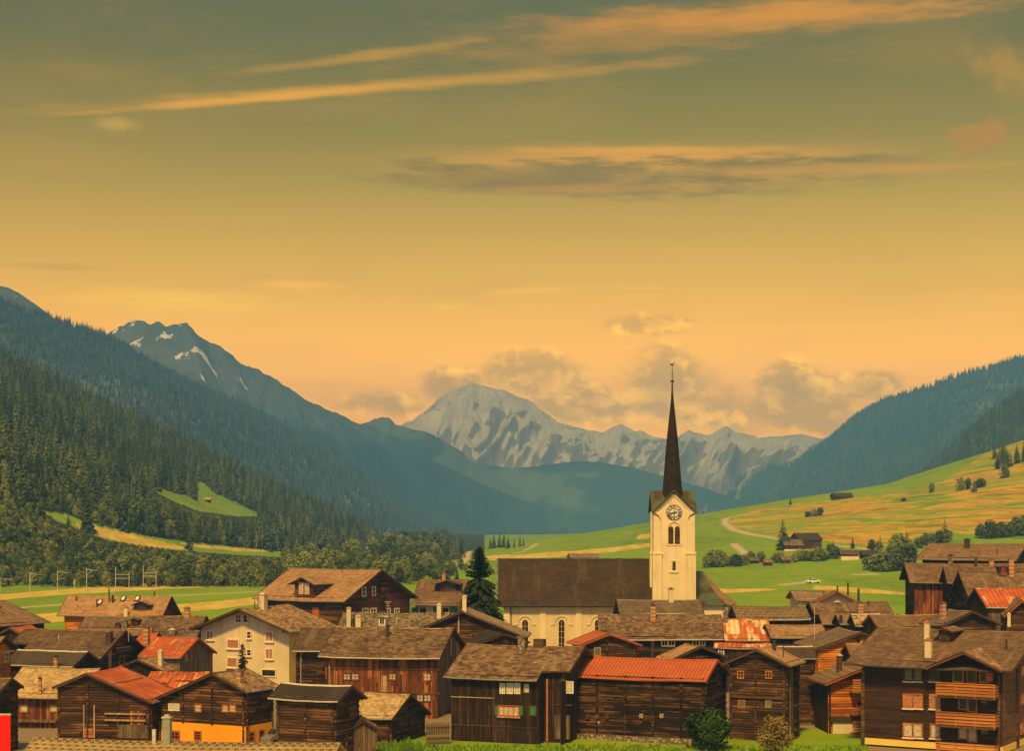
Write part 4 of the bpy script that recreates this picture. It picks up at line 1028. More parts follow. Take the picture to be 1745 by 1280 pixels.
put('L8', 'log_barn', 'gabled dark log barn whose right slope is red rusty sheet, beside the orange based house', 'barn', LOGB, M_RUST2, og=.45, oe=.35, thick=.12, trim=W_TRIM,
    feats=[('batten', 192, 1166, 243, 1156), ('ends', 'L', 150, 1190), ('ends', 'L', 201, 1200), ('board', 'L', 145, 1242, 159, 1258, W_FRAME, 'door', .12), ('board', 'L', 143, 1202, 145, 1258, W_PALE, 'post', .16), ('board', 'L', 160.5, 1202, 162.5, 1258, W_PALE, 'post', .16),
    ('board', 'L', 180, 1216, 249, 1218.5, W_PALE, 'rail', .25), ('board', 'L', 180, 1227, 249, 1229.5, W_PALE, 'rail', .25), ('board', 'L', 222, 1212, 246, 1236, B_RED, 'planks', .12), ('board', 'L', 201, 1236, 252, 1259, B_GREY, 'planks', .14)])
put('L9', 'house', 'dark log house on a bright orange rendered ground floor', 'house', LOGB, S_OLD, og=.5, oe=.45, base=(P_ORANGE, 0.3, 0.0),
    feats=[('ends', 'L', 313, 1200, .18, 2.2), ('ends', 'L', 362, 1200, .18, 2.2), ('chim', 413, 1143, 1166, 11, P_BRICK, P_STONE), ('win', 'L', 289, 1201, 296, 1211, C_WHITE, 'c', 1, 2), ('win', 'L', 299, 1201, 306, 1211, C_WHITE, 'c', 1, 2),
    ('win', 'L', 334, 1202, 343, 1213, W_FRAME, 'c', 1, 2), ('win', 'L', 381, 1203, 389, 1213, W_FRAME, 'c', 1, 2), ('win', 'L', 393, 1203, 402, 1213, W_FRAME, 'c', 1, 2),
    ('win', 'L', 292, 1248, 306, 1260, W_REDTRIM, 'd', 2, 2), ('win', 'L', 333, 1248, 343, 1261, W_REDTRIM, 'd', 1, 3), ('win', 'F', 424, 1249, 431, 1263, W_REDTRIM, 'd', 1, 2), ('win', 'F', 441, 1246, 448, 1261, W_REDTRIM, 'd', 1, 2),
    ('call', lambda h: ground_floor(h))])
put('L10', 'shed', 'low shed with pale streaked rusty roof between log barn and orange based house', 'shed', BRD, M_RUSTY, og=.2, oe=.3, thick=.08, feats=[('batten', 259, 1165, 287, 1166, 'F', W_TRIM), ('batten', 299, 1161, 330, 1162, 'F', W_TRIM), ('batten', 277, 1147, 258, 1168), ('batten', 300, 1148, 284, 1166)])
put('L11', 'barn', 'weathered plank gable barn with a red sheet roof in front of the white house', 'barn', BRG, M_RUST2, og=.35, oe=.4, thick=.1, trim=W_REDTRIM, ridge=M_CORR,
    feats=[('batten', 249, 1102, 324, 1101), ('batten', 318, 1088, 307, 1100), ('batten', 305, 1103, 296, 1116), ('batten', 266, 1089, 255, 1100), ('board', 'R', 314, 1116, 319, 1128, W_PALE, 'plank', .08), ('chim', 248, 1068, 1094, 9, P_BRICK, P_STONE)])
put('L11b', 'shed', 'small red roofed lean-to behind the weathered barn', 'shed', BRD, M_RUST2, og=.2, oe=.2, thick=.1)
put('L11c', 'shed', 'small tan roofed shed squeezed behind the shadowed gable', 'shed', BRD, S_TAN, og=.2, oe=.2)
put('L12', 'log_barn', 'low dark gabled shed with a cream chimney between two red roofs', 'shed', BRD, S_OLD, og=.4, oe=.35, feats=[('chim', 277, 1109, 1136, 8, P_CREAM, P_CREAM)])
put('L13', 'house', 'brown roofed house with a small eyelid dormer in front of the tan chalet', 'house', LOGD, S_BROWN, og=.4, oe=.5,
    feats=[('chim', 200, 1060, 1071, 8, W_TRIM, P_STONE), ('chim', 212, 1057, 1071, 9, P_STONE, P_STONE), ('dorm', 220, 237, 1055, 1067, W_TRIM, None, 'd', W_TRIM, .4, .25, 1)])
put('L14', 'house', 'mossy roofed house tucked against the left side of the white house', 'house', LOGD, S_OLD, og=.4, oe=.5,
    feats=[('chim', 318, 1036, 1053, 9, P_BRICK, P_STONE), ('chim', 293, 1073, 1083, 10, P_STONE, P_CREAM)])
W = C_WHITE
put('W1', 'white_house', 'tall cream white rendered house with many small windows and a yellow side wall', 'house', CR(P_CREAM), S_OLD, og=1.5, oe=.75, sides={'F': CR(P_YELLOW)}, gutter=C_ZINC,
    feats=[('win', 'L', 402.5, 1049, 411, 1061, W, 'd', 2, 2, W), ('win', 'L', 415, 1049, 422, 1061, W, 'd', 1, 2, W), ('win', 'L', 353, 1076, 363.5, 1090, W, 'r', 2, 1, W), ('win', 'L', 421.5, 1077, 428, 1088, W, 'd', 1, 2, W),
    ('win', 'L', 453.5, 1077, 465, 1093, W, 'r', 2, 1, W), ('win', 'L', 388, 1091, 407, 1105, W, 'r', 1, 1, W), ('win', 'L', 421.5, 1108, 428, 1118, W, 'd', 1, 2, W), ('win', 'L', 453.5, 1107, 465, 1123, W, 'r', 2, 1, W),
    ('win', 'L', 388, 1122, 404, 1137, W, 'r', 1, 1, W), ('win', 'L', 447, 1142, 470, 1153, W, 'd', 1, 1), ('chim', 453, 1012, 1038, 13, P_CREAM, P_CREAM), ('pipe', 440, 1010, 1036, .05), ('pipe', 434, 1024, 1037, .06)])
# --- centre
put('B1', 'chalet', 'large dark red brown chalet with a shed dormer, furthest back left of the church', 'chalet', LOGB, S_TAN, og=1.0, oe=.9, sides={'R': LOGR}, trim=W_TRIM,
    feats=[('dorm', 489, 548, 985, 1018, W_BROWN, None, 'c', W_REDTRIM, .42, .7, 2, .6), ('win', 'R', 617, 1002, 622.5, 1016, C_WHITE, 'd', 1, 2), ('win', 'R', 634, 1001, 639, 1015, C_WHITE, 'd', 1, 2), ('win', 'R', 651, 1001, 656, 1015, C_WHITE, 'd', 1, 2),
    ('win', 'R', 617, 1038, 626, 1049, C_WHITE, 'd', 2, 2), ('win', 'R', 631, 1038, 640, 1049, C_WHITE, 'd', 2, 2), ('win', 'R', 655, 1038, 664, 1049, C_WHITE, 'd', 2, 2), ('win', 'R', 672, 1038, 679, 1049, C_WHITE, 'd', 2, 2),
    ('board', 'R', 647, 990, 653, 1046, W_DARK, 'flue_casing', .5), ('pipe', 559, 995, 1003, .08), ('pipe', 583, 965, 975, .05), ('board', 'F', 533, 1036, 544, 1052, W_REDTRIM, 'door')])
put('B2', 'house', 'brown roofed house with green shutters and a dormer left of the tall spruce', 'house', CR(P_DARKER), S_BROWN, og=.5, oe=1.0,
    feats=[('shut', 'F', 700, 1036, 713, 1045), ('win', 'F', 715, 1036, 727, 1046, C_WHITE, 'd', 1, 1), ('win', 'F', 728.5, 1036, 737, 1046, C_WHITE, 'c', 1, 1), ('shut', 'F', 738, 1036, 744, 1045), ('win', 'F', 754, 1036, 765, 1046, C_WHITE, 'd', 1, 1), ('shut', 'F', 766, 1035, 779, 1045),
    ('dorm', 738, 786, 990, 1008, W_DARK, None, 'd', W_TRIM, .3, .8, 2), ('chim', 756, 978, 990, 6, P_BRICK), ('pipe', 714, 980, 989, .12), ('chim', 742, 1030, 1052, 8, P_CREAM, P_CREAM)][:-1])
put('B3', 'house', 'stone slab roofed house with two squat chimneys and a rooflight dormer', 'house', LOGD, S_STONE, og=.3, oe=.4,
    feats=[('chim', 594, 1036, 1068, 7, P_CREAM, P_BRICK), ('chim', 610, 1050, 1069, 9, P_CREAM, P_CREAM), ('pipe', 603, 1048, 1069, .13), ('dorm', 643, 659, 1053, 1066, C_WHITE, C_METAL, 'd', C_WHITE, .2, .15, 1), ('pipe', 702, 1053, 1066, .05), ('pipe', 676, 1048, 1062, .04, C_METAL), ('ant', 661, 1026, 1066, 12), ('chim', 748, 1030, 1054, 7, P_CREAM, P_CREAM)])
put('B4', 'house', 'narrow dark log house wedged between the white house and the red brown barn', 'house', LOGD, S_BROWN, og=.4, oe=.6, gutter=C_METAL, feats=[('board', 'F', 512, 1112, 514, 1165, C_ZINC, 'downpipe', .12)])
put('B5', 'barn_house', 'big barn house with red brown vertical boarding and a sunlit shingle roof', 'house', BRR, S_OLD, og=.5, oe=.8, sides={'R': BRG}, gutter=C_METAL,
    feats=[('win', 'F', 586, 1149, 597, 1159, B_RED, 'c', 2, 2), ('win', 'F', 600, 1149, 611, 1159, B_RED, 'c', 2, 2), ('win', 'F', 664, 1149, 674, 1159, B_RED, 'c', 2, 2), ('board', 'F', 650, 1152, 660, 1180, W_PALE, 'door', .10), ('win', 'F', 723, 1149, 734, 1160, B_RED, 'c', 2, 2),
    ('board', 'F', 563, 1140.5, 750, 1142, W_TRIM, 'beam', .12), ('win', 'F', 711, 1185, 721, 1196, W_TRIM, 'c', 2, 2), ('win', 'F', 723, 1185, 734, 1196, W_TRIM, 'c', 2, 2), ('board', 'F', 563, 1180, 750, 1182.5, W_TRIM, 'beam', .14),
    ('pipe', 661, 1065, 1084, .17), ('board', 'F', 652, 1124, 662, 1132, C_BLACK, 'hatch', .08), ('board', 'F', 561, 1128, 563, 1180, C_ZINC, 'downpipe', .2), ('board', 'R', 766, 1078, 768, 1118, W_PALE, 'post', .12), ('board', 'R', 776, 1092, 784, 1118, W_PALE, 'plank', .1)])
put('B6', 'log_house', 'gabled log house with a long low right slope in front of the church nave', 'house', LOGB, S_GREY, og=.6, oe=.5, trim=W_TRIM, gutter=None,
    feats=[('chim', 795, 1016, 1044, 8, P_CREAM, P_CREAM), ('board', 'L', 780.5, 1047, 783, 1080, W_PALE, 'post', .12), ('win', 'L', 804, 1080, 808, 1095, W_REDTRIM, 'd', 1, 1), ('win', 'L', 811, 1080, 815, 1095, W_REDTRIM, 'd', 1, 1), ('pipe', 781, 1020, 1046, .12)][:-1])
put('B6b', 'shed', 'low dark gabled shed with a grey roof just before the nave wall', 'shed', BRD, S_SLATE, og=.3, oe=.3)
put('B7', 'house', 'brown boarded house with green shutters and a stone chimney on its mossy roof', 'house', BRD, S_OLD, og=.55, oe=.55, notch=(3.1, .74, 'R'), sides={'F': ('board', B_DARK)},
    feats=[('chim', 888, 1085, 1111, 12, P_STONE, P_STONE), ('chim', 917, 1088, 1103, 18, W_TRIM, None), ('win', 'F', 853, 1166, 860.5, 1182, W, 'c', 2, 3), ('win', 'F', 865, 1166, 873.5, 1182, W, 'c', 2, 3), ('win', 'F', 877.5, 1166, 886, 1182, W, 'c', 2, 3), ('win', 'F', 894, 1167, 901, 1180, W_PALE, 'c', 1, 1),
    ('win', 'F', 851, 1205, 884, 1220, W_REDTRIM, 'c', 4, 1, W_PALE), ('shut', 'F', 844, 1204, 849, 1220), ('shut', 'F', 886.5, 1204, 891.5, 1220), ('board', 'F', 902, 1204, 915, 1221, W_TRIM, 'hatch_frame', .09), ('shut', 'F', 904, 1206, 913, 1219),
    ('board', 'F', 769, 1188.5, 842, 1190, W_PALE, 'beam', .12), ('board', 'F', 922, 1160, 925, 1268, C_TERRA, 'downpipe', .15), ('win', 'F', 956, 1166, 967, 1184, W, 'c', 2, 4), ('board', 'F', 770, 1238, 918, 1239.2, W_TRIM, 'beam', .1), ('board', 'F', 936, 1204, 966, 1206, W_TRIM, 'beam', .14), ('board', 'F', 936, 1223, 962, 1264, B_GREY, 'door', .1)])
put('B8', 'granary', 'small dark log granary under a black grey sheet roof with a white ridge strip', 'granary', LOGB, S_SLATE, og=.6, oe=.4, ridge=C_METAL, gutter=C_METAL,
    feats=[('ends', 'F', 521, 1220), ('ends', 'R', 589, 1220), ('board', 'R', 567, 1226, 600, 1229, W_TRIM, 'beam', .3)])
put('B9', 'shed', 'weathered wooden shed with a pale shake roof beside the black roofed granary', 'shed', LOGB, S_PALE, og=.5, oe=.4, zb=-0.5, feats=[('ends', 'R', 696, 1230)])
put('B10', 'log_barn', 'long dark log barn with a bright orange red corrugated roof and rubble base', 'barn', LOGD, M_CORR, og=.25, oe=.35, thick=.09, trim=W_REDTRIM, gutter=None, base=(P_STONE, .75, .2),
    feats=[('ends', 'F', 1018, 1200), ('ends', 'F', 1066, 1200, .24), ('ends', 'F', 1113, 1200), ('ends', 'F', 1161, 1200, .24)] +
    [('board', 'F', x - 3, 1217, x + 3, 1224, W_PALE, 'peg', .3) for x in (1094, 1129)] + [('board', 'F', x - 3, 1217, x + 3, 1225, W_TRIM, 'peg', .3) for x in (1003, 1019, 1036)] +
    [('board', 'F', 1017, 1229, 1022, 1234, W_PALE, 'plate', .1), ('board', 'F', 1110, 1225, 1116, 1233, W_TRIM, 'plate', .1)])
put('B12', 'log_barn', 'log barn with a plain brick red roof under the church nave', 'barn', LOGB, M_CORR, og=.5, oe=.5, trim=W_REDTRIM, thick=.1, gutter=None, feats=[('ends', 'L', 1034, 1110), ('ends', 'L', 1080, 1110), ('win', 'L', 1013, 1105, 1022, 1118, W_PALE, 'g', 1, 1)])
put('B13', 'house', 'grey brown roofed house directly at the foot of the church tower', 'house', CR(P_CREAM), S_GREY, og=.4, oe=.4, sides={'L': LOGR}, feats=[('chim', 1144, 1003, 1026, 8, P_CREAM, P_STONE)])
put('B14', 'house', 'long house with a dark mossy roof and a red and white banded chimney', 'house', LOGD, S_OLD, og=.4, oe=.6, gutter=C_METAL,
    feats=[('chim', 1113, 1031, 1059, 8.5, P_BRICK, C_DARKMETAL), ('win', 'F', 1128, 1091, 1137, 1101, W, 'd', 2, 1), ('win', 'F', 1140, 1091, 1149, 1101, W, 'd', 2, 1), ('win', 'F', 1181, 1091, 1191, 1100, W, 'd', 2, 1), ('win', 'F', 1193, 1091, 1201, 1100, W, 'd', 2, 1),
    ('chim', 1236, 1032, 1052, 8, P_STONE, C_DARKMETAL)][:5])
put('B15', 'barn', 'barn roof of patched orange and cream rusted sheets beside the long mossy roof', 'barn', BRD, M_PATCH, og=.15, oe=.4, thick=.08, feats=[('chim', 1236, 1032, 1062, 8, P_STONE, C_DARKMETAL)])
put('B15b', 'shed', 'low lean-to with a narrow rusted roof strip below the patched roof', 'shed', BRD, M_RUSTY, og=.2, oe=.2, thick=.08, feats=[('win', 'F', 1225, 1106, 1233, 1115, W, 'd', 2, 2)])
put('B16', 'barn', 'low brown roofed barn right of the patched rusty roof', 'barn', LOGD, S_TAN, og=.3, oe=.5, trim=W_TRIM)
put('B17', 'house', 'house with a scalloped interlocking tile roof right of the church choir', 'house', LOGD, S_SCALLOP, og=.3, oe=.4, gutter=C_METAL)
put('B18', 'log_barn', 'gabled log barn with a tan shingle roof behind the orange corrugated roof', 'barn', LOGD, S_TAN, og=.5, oe=.4, trim=W_TRIM, feats=[('pipe', 1112, 1094, 1119, .15, C_DARKMETAL, 'B')])
put('B19', 'log_house', 'dark log house with two orange framed windows behind the round green bush', 'house', LOGB, S_TAN, og=.55, oe=.5, trim=W_TRIM,
    feats=[('win', 'L', 1258, 1145, 1267, 1156, W_FRAME, 'd', 2, 2), ('win', 'L', 1306, 1145, 1315, 1156, W_FRAME, 'd', 2, 2), ('ends', 'L', 1288, 1160), ('win', 'L', 1259, 1195, 1269, 1206, W_FRAME, 'g', 1, 1), ('win', 'L', 1306, 1195, 1314, 1206, W_PALE, 'g', 1, 1),
    ('board', 'L', 1244, 1188, 1336, 1191, W_TRIM, 'beam', .22), ('pipe', 1319, 1093, 1108, .17), ('pipe', 1335, 1101, 1119, .05), ('board', 'F', 1344, 1140, 1348, 1258, B_GREY, 'post', .2), ('board', 'F', 1352, 1140, 1355, 1258, W_DARK, 'post', .25)])
put('B19b', 'barn', 'log barn with a flat looking dark sheet roof right of the two window log house', 'barn', LOGB, S_SLATE, og=.25, oe=.3, ridge=C_METAL)
# --- right
put('B20', 'house', 'bright orange timber gabled house with a grey shingle roof and a box dormer', 'house', ('log', W_ORANGE), S_GREY, og=.5, oe=.5, trim=W_TRIM,
    feats=[('board', 'L', 1459, 1083, 1464, 1094, W_DARK, 'bracket', .4), ('ant', 1388, 1030, 1090, 10, 'B')])
put('B20b', 'shed', 'tiny gabled porch roof in front of the orange house', 'shed', BRD, S_TAN, og=.2, oe=.2, trim=W_REDTRIM)
def balconies21(h):
    for y0, y1 in ((1155, 1177), (1207, 1216), (1225, 1248)):
        a0, z0 = h.on('L', 1447, y1); a1, z1 = h.on('L', 1480, y0); b = MB()
        s0, s1 = min(a0, a1), max(a0, a1); n = max(2, int((z1 - z0) / .22))
        for k in range(n):
            z = z0 + k * (z1 - z0) / n; b.box((-h.hw - 1.3, s0, z), (-h.hw - 1.26, s1, z + .17))
        b.box((-h.hw - 1.25, s0, z0 - .12), (-h.hw - .12, s1, z0))
        b.build('balcony', W_FRAME, h.e)
put('B21', 'house', 'narrow flame orange log house with cream ground floor left of the biggest chalet', 'house', ('log', W_FIRE), S_SCALLOP, og=.8, oe=.5, trim=W_REDTRIM, sides={'B': BRD},
    feats=[('chim', 1434, 1116, 1143, 9, W_TRIM, C_METAL, 'B'), ('call', balconies21), ('board', 'L', 1418, 1231, 1472, 1262, P_CREAM, 'ground_floor', .3), ('win', 'L', 1455, 1230, 1462, 1252, W, 'c', 1, 1), ('win', 'L', 1464, 1230, 1473, 1252, W, 'c', 1, 1),
    ('win', 'L', 1460, 1196, 1474, 1204, W_FRAME, 'd', 1, 1), ('win', 'L', 1453, 1178, 1474, 1185, W_PALE, 'c', 2, 1), ('board', 'L', 1414, 1222, 1450, 1230, C_DARKMETAL, 'railing', .5)])
put('R2', 'house', 'upper right house with red brown plank wall and long brown roof above the meadow', 'house', BRR, S_BROWN, og=.7, oe=.7, sides={'L': LOGD},
    feats=[('chim', 1620, 946, 965, 7, P_STONE, C_DARKMETAL), ('pipe', 1663, 952, 966, .15), ('chim', 1690, 953, 965, 8, P_BRICK, P_STONE)])
put('R4a', 'house', 'brown roofed house squeezed between the plank wall house and the dormered house', 'house', LOGD, S_BROWN, og=.5, oe=.5, sides={'L': LOGD})
put('R4b', 'house', 'upper right house with a tiny window dormer and brick banded chimney on its roof', 'house', LOGD, S_BROWN, og=.5, oe=.5,
    feats=[('chim', 1724, 952, 982, 8, P_BRICK, P_STONE), ('dorm', 1701, 1719, 966, 982, W_DARK, None, 'd', W_REDTRIM, .15, .12, 1, .4)])
put('R5', 'barn', 'barn with an orange and cream streaked rusty roof at the right edge', 'barn', BRD, M_RUSTY, og=.3, oe=.4, thick=.1, gutter=C_METAL, sides={'F': BRG})
put('R5b', 'house', 'steep gabled house at the right edge with a white porch post', 'house', LOGB, S_BROWN, og=.5, oe=.3, trim=W_REDTRIM, feats=[('chim', 1722, 1046, 1060, 6, P_CREAM, P_CREAM, 'B')])
put('R3', 'chalet', 'highest brown roofed chalet at the upper right with a black chimney', 'chalet', LOGD, S_TAN, og=.8, oe=.8, feats=[('chim', 1647, 919, 934, 8.5, C_DARKMETAL, C_DARKMETAL), ('pipe', 1699, 936, 945, .07)])
put('R8', 'log_house', 'log house with a pale shingle gable roof and a banded chimney behind the big chalet', 'house', LOGB, S_GREY, og=.5, oe=.5, trim=W_TRIM, feats=[('chim', 1610, 1027, 1052, 9, P_BRICK, P_STONE, 'B')])
G7 = 'row of small gabled barns behind the big chalet'
put('R7a', 'barn', 'small gabled barn, furthest left of the row behind the orange house', 'barn', BRD, S_TAN, og=.2, oe=.3)
put('R7b', 'barn', 'small gabled barn with a flue, second from left behind the orange house', 'barn', BRD, S_GREY, og=.2, oe=.3, feats=[('pipe', 1433, 1050, 1062, .2)])
put('R7c', 'barn', 'small gabled barn with reddish mottled roof, third of the row behind the orange house', 'barn', BRD, S_STONE, og=.2, oe=.3, ridge=C_METAL, feats=[('chim', 1455, 1061, 1076, 7, P_CREAM, P_CREAM)][:0])
put('R7d', 'barn', 'barn with a long striped tile roof and red verge, rightmost of the row', 'barn', BRD, S_TAN, og=.3, oe=.4, trim=W_REDTRIM)
put('R6', 'chalet', 'new chalet with orange bargeboards and a cream gable on the edge of the meadow', 'chalet', CR(P_CREAM), S_GREY, og=.8, oe=.6, trim=W_REDTRIM, feats=[('pipe', 1427, 999, 1010, .1), ('pipe', 1445, 993, 1014, .14, C_DARKMETAL), ('pipe', 1463, 1005, 1026, .18)][:2])
put('R6w', 'chalet', 'side wing with orange bargeboards left of the new chalet', 'chalet', CR(P_CREAM), S_GREY, og=.5, oe=.4, trim=W_REDTRIM, feats=[('pipe', 1404, 1006, 1013, .06)])
put('R6c', 'house', 'low brown roofed house in front of the new chalet with a brick chimney', 'house', LOGD, S_BROWN, og=.4, oe=.5, feats=[('chim', 1467, 1026, 1044, 9, P_BRICK, P_STONE), ('pipe', 1463, 1004, 1034, .15), ('pipe', 1480, 1022, 1032, .05), ('ant', 1420, 1035, 1046, 8)])

# the big chalet on the right -------------------------------------------------
def chalet_front(h):
    # cross gable over the balcony bay
    p = h.onroof(1648, 1136); x0, _ = h.on('F', 1598, 1150); x1, _ = h.on('F', 1706, 1150)
    W, xc = (x1 - x0) / 2 + .55, (x0 + x1) / 2; hw = W - .55
    D = h.cy - abs(h.vf); k = D / FPX
    vf = -h.wf - .35; ze = h.roofz(h.wf) - .05; za = ze + 0.44 * W
    r = MB(); vo = lambda z: -(h.zr - h.zb - z) / h.t
    for sg in (-1, 1):
        t4 = [Vector((xc, vf, za + .1)), Vector((xc + sg * W, vf, ze + .1)), Vector((xc + sg * W, vo(ze) + .35, ze + .1)), Vector((xc, vo(za) + .35, za + .1))]
        b4 = [q - Vector((0, 0, .17)) for q in t4]; uv4 = [(q.y, -abs(q.x - xc)) for q in t4]
        r.face(t4 if sg > 0 else t4[::-1], uv4 if sg > 0 else uv4[::-1]); r.face(b4[::-1] if sg > 0 else b4, None, 1)
        for i in range(4):
            q = [t4[i], b4[i], b4[(i + 1) % 4], t4[(i + 1) % 4]]; r.face(q if sg > 0 else q[::-1], None, 1)
    cg = r.build('cross_gable_roof', [S_OLD, W_TRIM], h.e)
    b = MB()
    for sg in (-1, 1): b.beam((xc, vf - .03, za - .02), (xc + sg * W, vf - .03, ze - .02), .06, .26)
    b.build('bargeboard', W_BARGE, cg)
    b = MB(); b.face([(xc - hw, -h.vf - .1, ze - .1), (xc + hw, -h.vf - .1, ze - .1), (xc, -h.vf - .1, za - .12)]); b.build('gable_wall', B_DARK, h.e)
    # balconies
    for y0, y1 in ((1163, 1184), (1213, 1234), (1265, 1290)):
        a0, _ = h.on('F', 1602, y0); a1, _ = h.on('F', 1703, y0); dp = 1.25
        sc_ = (h.cy - h.vf - dp) / FPX
        _, z1 = h.on('F', 1650, y0); _, z0 = h.on('F', 1650, y1)
        z1 -= .09; z0 -= .09; b = MB(); n = 4
        for q in range(n):
            z = z0 + q * (z1 - z0) / n + .03
            b.box((a0, -h.vf - dp, z), (a1, -h.vf - dp + .04, z + (z1 - z0) / n - .075)); b.box((a0 - .001, -h.vf - dp + .04, z), (a0 + .04, -h.vf - .1, z + (z1 - z0) / n - .075)); b.box((a1 - .04, -h.vf - dp + .04, z), (a1 + .001, -h.vf - .1, z + (z1 - z0) / n - .075))
        for q in range(4):
            x = a0 + .05 + (a1 - a0 - .2) * q / 3; b.box((x, -h.vf - dp + .042, z0 - .1), (x + .09, -h.vf - dp + .13, z1))
        bal = b.build('balcony', W_FRAME, h.e)
        b = MB(); b.box((a0, -h.vf - dp + .05, z0 - .2), (a1, -h.vf - .1, z0 - .06)); b.build('balcony_floor', W_TRIM, bal)
        b = MB(); b.box((a0 - .02, -h.vf - dp - .03, z1 + .001), (a1 + .02, -h.vf - dp + .1, z1 + .07)); b.build('handrail', W_FRAME, bal)
put('R1', 'chalet', 'biggest chalet at the lower right with brown cladding, orange balconies and a cross gable', 'chalet', ('plaster', B_CHALET), S_OLD if False else S_BROWN, og=1.15, oe=1.3, sides={'R': ('plaster', B_SUNLIT)}, trim=W_TRIM, gutter=C_DARKMETAL, zb=0.15,
    base=(P_YELLOW, .55, .06),
    feats=[('win', 'F', 1542, 1141, 1555, 1160, W_TRIM, 'g', 1, 1, W), ('win', 'F', 1558, 1141, 1571, 1160, W_TRIM, 'g', 1, 1, W), ('win', 'F', 1586, 1141, 1601, 1160, W_TRIM, 'd', 2, 1, W),
    ('win', 'F', 1541, 1185, 1555, 1206, W_FRAME, 'r', 1, 1, W), ('win', 'F', 1557, 1185, 1571, 1206, W_FRAME, 'r', 1, 1, W), ('win', 'F', 1586, 1186, 1601, 1207, W_FRAME, 'r', 1, 1, W),
    ('win', 'F', 1541, 1235, 1555, 1256, W_FRAME, 'c', 1, 1, W), ('win', 'F', 1557, 1235, 1571, 1256, W_FRAME, 'c', 1, 1, W), ('win', 'F', 1587, 1236, 1601, 1257, W_FRAME, 'c', 1, 1, W),
    ('win', 'F', 1626, 1138, 1641, 1162, W_FRAME, 'd', 1, 1), ('win', 'F', 1649, 1138, 1663, 1163, W_FRAME, 'd', 1, 1, None, 'balcony_door'), ('win', 'F', 1671, 1138, 1686, 1163, W_FRAME, 'd', 1, 1, None, 'balcony_door'), ('board', 'F', 1683, 1146, 1693, 1163, W_REDTRIM, 'screen', .6),
    ('win', 'F', 1635, 1189, 1648, 1209, W_FRAME, 'd', 1, 1), ('win', 'F', 1651, 1189, 1664, 1213, W_FRAME, 'd', 1, 1, None, 'balcony_door'), ('win', 'F', 1672, 1190, 1682, 1200, W_TRIM, 'g', 1, 1),
    ('win', 'F', 1635, 1239, 1648, 1259, W_FRAME, 'c', 1, 1), ('win', 'F', 1651, 1239, 1664, 1264, W_FRAME, 'c', 1, 1, None, 'balcony_door'), ('win', 'F', 1673, 1240, 1683, 1251, W_TRIM, 'g', 1, 1),
    ('win', 'R', 1739, 1136, 1748, 1150, W_FRAME, 'r', 1, 1), ('win', 'R', 1739, 1185, 1748, 1199, W_FRAME, 'r', 1, 1), ('win', 'R', 1739, 1235, 1748, 1249, W_FRAME, 'r', 1, 1),
    ('board', 'R', 1731, 1130, 1735, 1280, W_TRIM, 'corner_board', .12), ('board', 'F', 1701, 1140, 1705, 1285, W_TRIM, 'corner_board', .12), ('board', 'F', 1468, 1142, 1474, 1285, W_TRIM, 'corner_board', .12),
    ('chim', 1581, 1090, 1119, 11, P_CREAM, C_TERRA), ('chim', 1579, 1060, 1090, 9, P_CREAM, C_TERRA), ('pipe', 1715, 1091, 1106, .09), ('dorm', 1591, 1627, 1072, 1094, W_TRIM, None, 'd', W_TRIM, .35, .45, 1, .5), ('call', chalet_front)])
put('F0', 'house', 'nearest house showing only its yellowish scalloped tile roof along the bottom edge', 'house', CR(P_CREAM), S_NEAR, og=.4, oe=.5, ridge=S_NEAR, trim=W_PALE,
    feats=[('chim', 283, 1222, 1268, 13, C_PALEGREEN, C_METAL), ('chim', 262, 1241, 1266, 6, C_METAL, None)])

